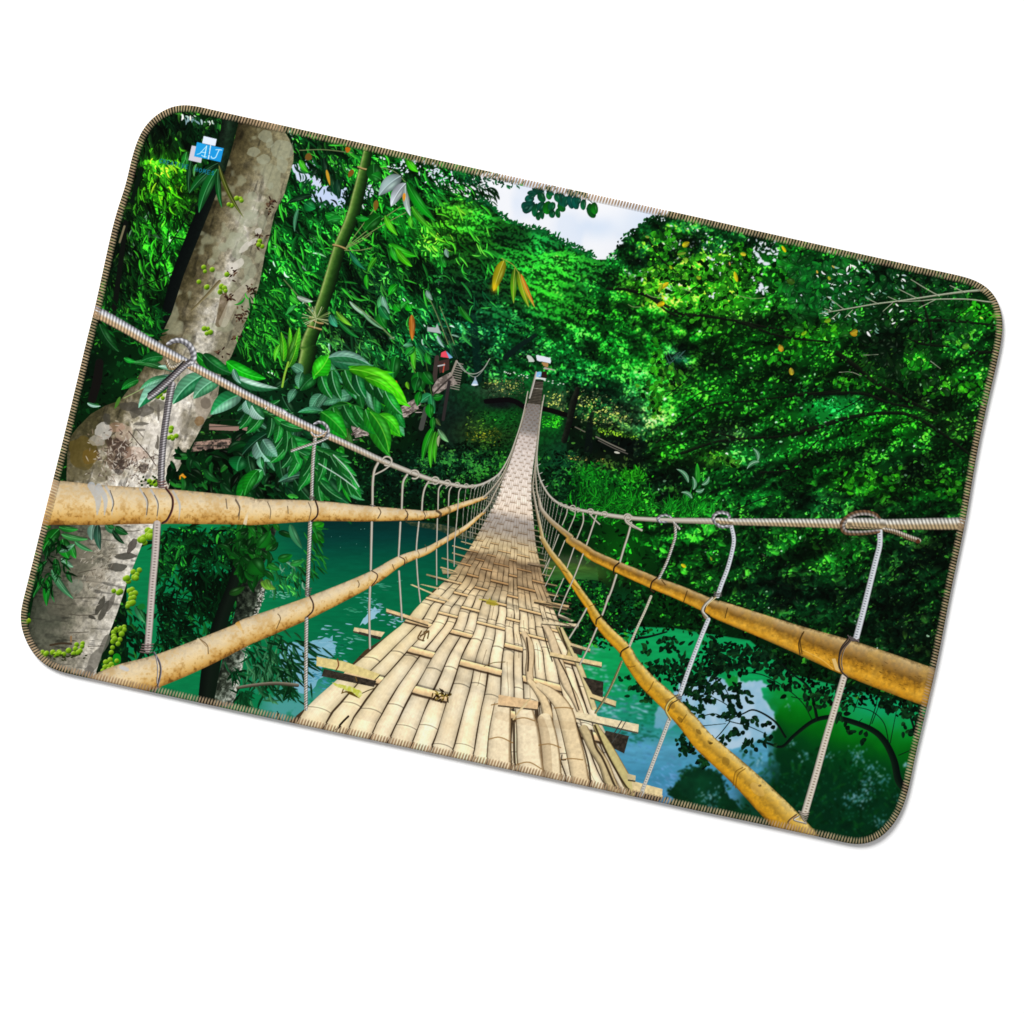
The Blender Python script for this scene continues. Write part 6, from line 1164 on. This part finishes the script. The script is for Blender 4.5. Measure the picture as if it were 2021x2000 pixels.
h = hanger([('I',(190,1130,165,1230,130,1340,98,1450),(2.2,2.2),THIN),('I',(68,1560,30,1680,-10,1780),(2.2,2.2),THIN),('O',(1000,-10,975,70,950,140),(2.2,2.1),THIN),('O',(905,250,840,400,765,550),(2,1.8),THIN)])
wire('I', (90,1460,50,1500,48,1550), 1.6, h, (40,26,14)); wire('O', (945,150,905,180,900,215), 1.6, h, (60,44,18))
hanger([('M',(1910,290,1880,380,1820,560),(1.8,1.7),THIN),('M',(1790,640,1720,820,1640,1000,1590,1130),(1.6,1.4),THIN)])
hanger([('M',(1790,300,1790,380,1740,510),(1.5,1.4),THIN),('M',(1715,590,1660,750),(1.4,1.3),THIN),('M',(1630,840,1550,1020),(1.2,1.1),THIN)])
hanger([('O',(820,90,760,200,680,330),(2,1.8),THIN)])
hanger([('M',(1725,285,1720,330,1670,450),(1.3,1.2),THIN),('M',(1640,530,1590,655),(1.2,1.1),THIN),('M',(1560,740,1480,900),(1,1),THIN)])
hanger([('M',(1660,265,1655,310,1620,400),(1.2,1.1),THIN),('M',(1590,480,1540,610),(1.1,1),THIN),('M',(1515,680,1460,800),(1,.9),THIN)])

# right hand rope with its loops
P, W = Zp([('H',1056,750,8),('H',1030,900,9),('H',1008,1100,10),('H',996,1250,11),('H',1006,1380,13),('H',1040,1480,16),('H',1100,1575,18),('H',1180,1640,22),('H',1280,1678,26),('H',1400,1702,28),('H',1550,1727,30),('H',1750,1756,34),('I',0,1070,32),('I',170,1092,34),('I',430,1108,40),('I',700,1115,48),('I',1000,1122,56),('I',1300,1127,64),('I',1600,1132,72),('I',1905,1138,82),('J',700,728,84),('J',1000,726,94),('J',1250,724,100),('J',1520,722,104)])
tube(P, W, mixrail(THIN, ROPE_R, 560, 760), ID_ROPE[1])
loop('J', (735,695,690,650,610,632,520,645,450,690,425,740,450,790,530,800,640,795,720,785), [4.6,5,5.4,5.6,5.6,5.4,5.2,5,4.8,4.2], ropecol((186,180,172),(120,90,64),(150,140,134),8,.3), ID_ROPE[1])
tube(q('J', 500,712,620,716,740,722), [9,10,10], ROPE_R, ID_ROPE[1])
loop('J', (770,770,860,790,960,830,1050,862), [4,5,5.4,5.4], ropecol((214,204,190),(130,108,80),(200,190,172),5), ID_ROPE[1]); leaf(*q1('J', 1030,860), 9, 9, .4, (90,50,30), i=ID_ROPE[1])
loop('I', (1000,1100,985,1060,930,1045,880,1060,862,1090,880,1130,930,1165,990,1160), [3,3.4,3.6,3.6,3.6,3.6,3.4,3], GREY, ID_ROPE[1]); tube(q('I', 905,1112,1000,1120), 6, ROPE_R, ID_ROPE[1])
loop('I', (520,1085,480,1068,430,1075,405,1100,430,1125,480,1125), [2,2.4,2.6,2.6,2.4,2], GREY, ID_ROPE[1]); loop('I', (540,1130,585,1180), [2.6,2.4], HANG_G, ID_ROPE[1]); loop('I', (200,1080,165,1068,142,1090,150,1125,200,1160,275,1190), [1.8,2,2.2,2.2,2.2,2.2], THIN, ID_ROPE[1])
for x, y, r in [(1740,1752,30),(1550,1727,24),(1435,1705,24),(1330,1690,18),(1290,1672,20),(1230,1660,14),(1190,1645,14),(1130,1610,10)]:
    a = np.linspace(-3.4, 1.6, 12); loop('H', list(np.column_stack([x+r*np.cos(a), y+r*.9*np.sin(a)]).ravel()), r/ZS*.16+.45, THIN, ID_ROPE[1])
loop('H', (1740,1780,1790,1820,1855,1860), [1.6,1.8,1.8], THIN, ID_ROPE[1]); loop('H', (1430,1725,1470,1770,1510,1808), [1.4,1.4,1.4], THIN, ID_ROPE[1]); loop('H', (1270,1690,1310,1710), 1, THIN, ID_ROPE[1])
for x, y in [(1030,1470),(1060,1520),(1015,1410),(1000,1340)]: line(q('H', x-8, y-10, x+24, y-26), .7, (190,188,180), ID_ROPE[1])

# ---- emblem printed in the upper left corner
ID_EMB = pid('printed_emblem'); ID_TXT = pid('printed_lettering')
def e(*p): return np.array(p, float).reshape(-1, 2)/9.56+np.array([270., 230.])
poly(e(1262,370,1508,430,1480,560,1232,505), (226,236,252), ID_EMB); poly(e(1036,550,1150,570,1120,760,1230,785,1212,880,975,825), (206,204,216), ID_EMB)
poly(e(1135,485,1385,545,1340,810,1080,755), (30,158,226), ID_EMB); poly(e(1385,545,1640,602,1580,862,1338,806), (30,152,224), ID_EMB)
poly(e(1385,545,1400,548,1360,812,1338,806), (150,214,240), ID_EMB); line(e(1395,545,1375,660,1350,800), .9, (214,240,250), ID_EMB); line(e(1365,640,1350,700,1362,720), .7, (40,120,180), ID_EMB)
CY = (206,246,255)
line(e(1135,715,1190,700,1245,640,1318,560), .6, CY, ID_EMB); line(e(1318,560,1300,650,1278,765), .9, CY, ID_EMB); line(e(1210,672,1300,686), .7, CY, ID_EMB); line(e(1225,735,1275,765,1310,765), .7, CY, ID_EMB)
line(e(1490,628,1550,628,1600,636), .7, CY, ID_EMB); line(e(1555,632,1520,700,1490,770,1450,792,1410,780,1405,755), .8, CY, ID_EMB)
GL = {'C':[(1,.15,.6,0,.1,.3,.1,.7,.6,1,1,.85)],'R':[(.1,1,.1,0),(.1,0,.8,.1,.8,.4,.1,.5),(.4,.5,.9,1)],'E':[(.9,0,.1,0,.1,1,.9,1),(.1,.5,.7,.5)],'A':[(0,1,.5,0,1,1),(.2,.65,.8,.65)],'T':[(0,0,1,0),(.5,0,.5,1)],'I':[(.5,0,.5,1)],'V':[(0,0,.5,1,1,0)],'H':[(.1,0,.1,1),(.9,0,.9,1),(.1,.5,.9,.5)],'O':[(.5,0,.05,.3,.05,.7,.5,1,.95,.7,.95,.3,.5,0)],'M':[(.05,1,.15,0,.5,.7,.85,0,.95,1)],'S':[(.9,.1,.4,0,.15,.25,.8,.65,.7,.95,.1,.9)]}
def word(txt, x, y, dx, dy, w, hgt, col):
    a = math.atan2(dy, dx)
    for k, ch in enumerate(txt):
        ox, oy = x+dx*k, y+dy*k
        for st in GL[ch]:
            p = np.array(st, float).reshape(-1, 2)*[w, hgt]
            px = ox+p[:, 0]*math.cos(a)-p[:, 1]*math.sin(a); py = oy+p[:, 0]*math.sin(a)+p[:, 1]*math.cos(a)
            for u in range(len(px)-1): line(e(px[u], py[u], px[u+1], py[u+1]), .7, col, ID_TXT, .9)
word('CREATIVE', 440, 800, 70, 16, 46, 70, (20,104,140)); word('HOMES', 1105, 960, 78, 18, 52, 72, (22,118,150))
# ---------------------------------------------------------------- the mat itself
def lin(c):
    c = np.clip(np.asarray(c, np.float32)/255, 0, 1)
    return np.where(c <= .04045, c/12.92, ((c+.055)/1.055)**2.4)
def wx(x): return (np.asarray(x, float)-SW/2)*S
def wy(y): return (SH/2-np.asarray(y, float))*S

mat = bpy.data.objects.new('desk_mat', None); scene.collection.objects.link(mat)
mat['category'] = 'mat'
mat['label'] = 'rounded cloth desk mat printed with a bamboo rope bridge through jungle, lying tilted on white'

# smooth outline, evenly stepped, and its inward normals
loopP = np.vstack([OUT, OUT[:3]])
C = spline(np.vstack([OUT[-1:], loopP]), 1.0)
i0 = np.argmin(np.hypot(*(C-OUT[0]).T)); 
C = C[i0:]; j = 200+np.argmin(np.hypot(*(C[200:]-OUT[0]).T)); C = C[:j]
for _ in range(2):
    K = np.ones(41)/41; ext = np.vstack([C[-20:], C, C[:20]]); C = np.column_stack([np.convolve(ext[:, k], K, 'valid') for k in (0, 1)])
sg = np.hypot(*(np.roll(C, -1, 0)-C).T); arc = np.concatenate([[0], np.cumsum(sg)]); TOT = arc[-1]
PITCH = 5.9; NST = int(round(TOT/PITCH)); SUB = 8; NA = NST*SUB
sa = np.arange(NA)*TOT/NA; Ce = np.vstack([C, C[:1]])
BX = np.interp(sa, arc, Ce[:, 0]); BY = np.interp(sa, arc, Ce[:, 1])
tx = np.roll(BX, -4)-np.roll(BX, 4); ty = np.roll(BY, -4)-np.roll(BY, 4); tl2 = np.hypot(tx, ty); tx /= tl2; ty /= tl2
nx, ny = -ty, tx                                   # inward for this winding
# printed cloth: one coloured cell per ink dot, split into the printed motifs
STEP = 1
m_ = polymask(np.column_stack([BX+nx*3, BY+ny*3]), False); x0, y0, x1, y1, a_ = m_
ins = a_[:-1, :-1] > .5
colour = lin(img)/LIGHT
H_, W_ = ins.shape
vid = np.zeros(len(PRINTS), int)
cell_id = ids[y0:y1, x0:x1][:-1, :-1].astype(int)
# tiny leftovers of a motif go back to the picture behind
for k in range(1, len(PRINTS)):
    if (cell_id[ins] == k).sum() < 40: cell_id[cell_id == k] = 0
def cloth_piece(name, sel, parent):
    r, c = np.nonzero(sel)
    n = (W_+1)
    q4 = np.stack([(r+1)*n+c, (r+1)*n+c+1, r*n+c+1, r*n+c], 1)
    used = np.zeros((H_+1)*(W_+1), bool); used[q4.ravel()] = True
    idx = np.cumsum(used)-1; u = np.nonzero(used)[0]
    vy, vx = u//n+y0, u % n+x0
    v = np.column_stack([wx(vx), wy(vy), np.full(len(u), TOP)])
    return mesh_object(name, v, idx[q4].ravel(), M_PRINT, parent, colour[vy, vx])
def pieces(sel, least):
    """connected pieces of a motif, largest first"""
    par = []
    def find(k):
        while par[k] != k: par[k] = par[par[k]]; k = par[k]
        return k
    prev, runs = [], []
    for r in np.nonzero(sel.any(1))[0]:
        d = np.diff(np.concatenate([[0], sel[r].astype(np.int8), [0]])); st = np.nonzero(d == 1)[0]; en = np.nonzero(d == -1)[0]; cur = []
        for a, b in zip(st, en):
            k = len(par); par.append(k); cur.append((r, a, b, k))
        if prev and prev[0][0] == r-1:
            p = 0
            for (_, a, b, k) in cur:
                while p < len(prev) and prev[p][2] < a: p += 1
                t = p
                while t < len(prev) and prev[t][1] <= b:
                    x, y = find(prev[t][3]), find(k)
                    if x != y: par[y] = x
                    t += 1
        runs += cur; prev = cur
    size, cells = {}, {}
    for r, a, b, k in runs:
        f = find(k); size[f] = size.get(f, 0)+b-a; cells.setdefault(f, []).append((r, a, b))
    big = [f for f in sorted(size, key=size.get, reverse=True) if size[f] >= least] or [max(size, key=size.get)]
    out = []
    for f in big:
        m = np.zeros(sel.shape, bool)
        for r, a, b in cells[f]: m[r, a:b] = True
        out.append(m)
    for f in size:
        if f not in big:
            for r, a, b in cells[f]: out[0][r, a:b] = True
    return out
cloth = cloth_piece('printed_cloth', ins & (cell_id == 0), mat)
for k in range(1, len(PRINTS)):
    sel = ins & (cell_id == k)
    if not sel.any(): continue
    whole = any(w in PRINTS[k] for w in ('rope', 'rail', 'trunk', 'cane', 'deck', 'branch', 'stair'))
    for piece in ([sel] if whole else pieces(sel, 900)):
        cloth_piece(PRINTS[k], piece, cloth)

# overlocked edge: a rounded band of thread wraps the rim
prof = [(14.5, TOP+.00004), (12.8, TOP+.0002), (9.5, TOP+.00026), (5.5, TOP+.00026), (2.2, TOP+.00014), (.6, TOP-.0003), (0, TOP-.0010), (.8, .0008)]
ph = np.cos(2*math.pi*np.arange(NA)/SUB)
rt = np.random.RandomState(5)
jit = np.repeat(rt.rand(NST), SUB); thick = np.clip(.72+1.5*ph, 0, 1)
V, CO = [], []
samp_x = np.clip(BX+nx*16, 0, SW-1).astype(int); samp_y = np.clip(BY+ny*16, 0, SH-1).astype(int)
for k, (ins_d, z) in enumerate(prof):
    ln = ins_d+(jit-.5)*1.6*(k == 1)
    lean = (1.2-ins_d/6.0)*.8
    X = BX+nx*ln+tx*lean; Y = BY+ny*ln+ty*lean
    V.append(np.column_stack([wx(X), wy(Y), z+.00009*thick]))
    px = np.clip(BX+nx*max(ins_d, 2), 0, SW-1).astype(int); py = np.clip(BY+ny*max(ins_d, 2), 0, SH-1).astype(int)
    under = img[py, px]
    lum = np.clip((under.mean(1)-60)/150, 0, 1)[:, None]
    thr = np.array([192, 163, 130], np.float32)*(1-lum)+np.array([150, 118, 86], np.float32)*lum
    thr = thr*(.86+.28*jit)[:, None]*.84+under*.16
    w = thick[:, None]*(0 if k == 0 else (.55 if k == 1 else 1))
    CO.append(lin(under*(.82+.14*lum)*(1-w)+thr*w)/LIGHT)
npf = len(prof)
V = np.concatenate(V); CO = np.concatenate(CO)
a = np.arange(NA); b = (a+1) % NA
F = np.concatenate([np.stack([k*NA+a, (k+1)*NA+a, (k+1)*NA+b, k*NA+b], 1) for k in range(npf-1)])
mesh_object('stitched_border', V, F.ravel(), M_THREAD, mat, CO, smooth=True)

# rubber backing, slightly inside the rim
pts = np.column_stack([BX+nx*2.5, BY+ny*2.5])[::SUB]
n = len(pts); vb = np.column_stack([wx(pts[:, 0]), wy(pts[:, 1]), np.full(n, .0001)]); vt = vb.copy(); vt[:, 2] = TOP-.0003
me = bpy.data.meshes.new('rubber_backing')
me.from_pydata([tuple(v) for v in np.vstack([vb, vt])], [], [tuple(range(n)), tuple(range(2*n-1, n-1, -1))]+[(k, n+k, n+(k+1) % n, (k+1) % n) for k in range(n)])
me.materials.append(M_RUBBER); me.update()
rb = bpy.data.objects.new('rubber_backing', me); scene.collection.objects.link(rb); rb.parent = mat
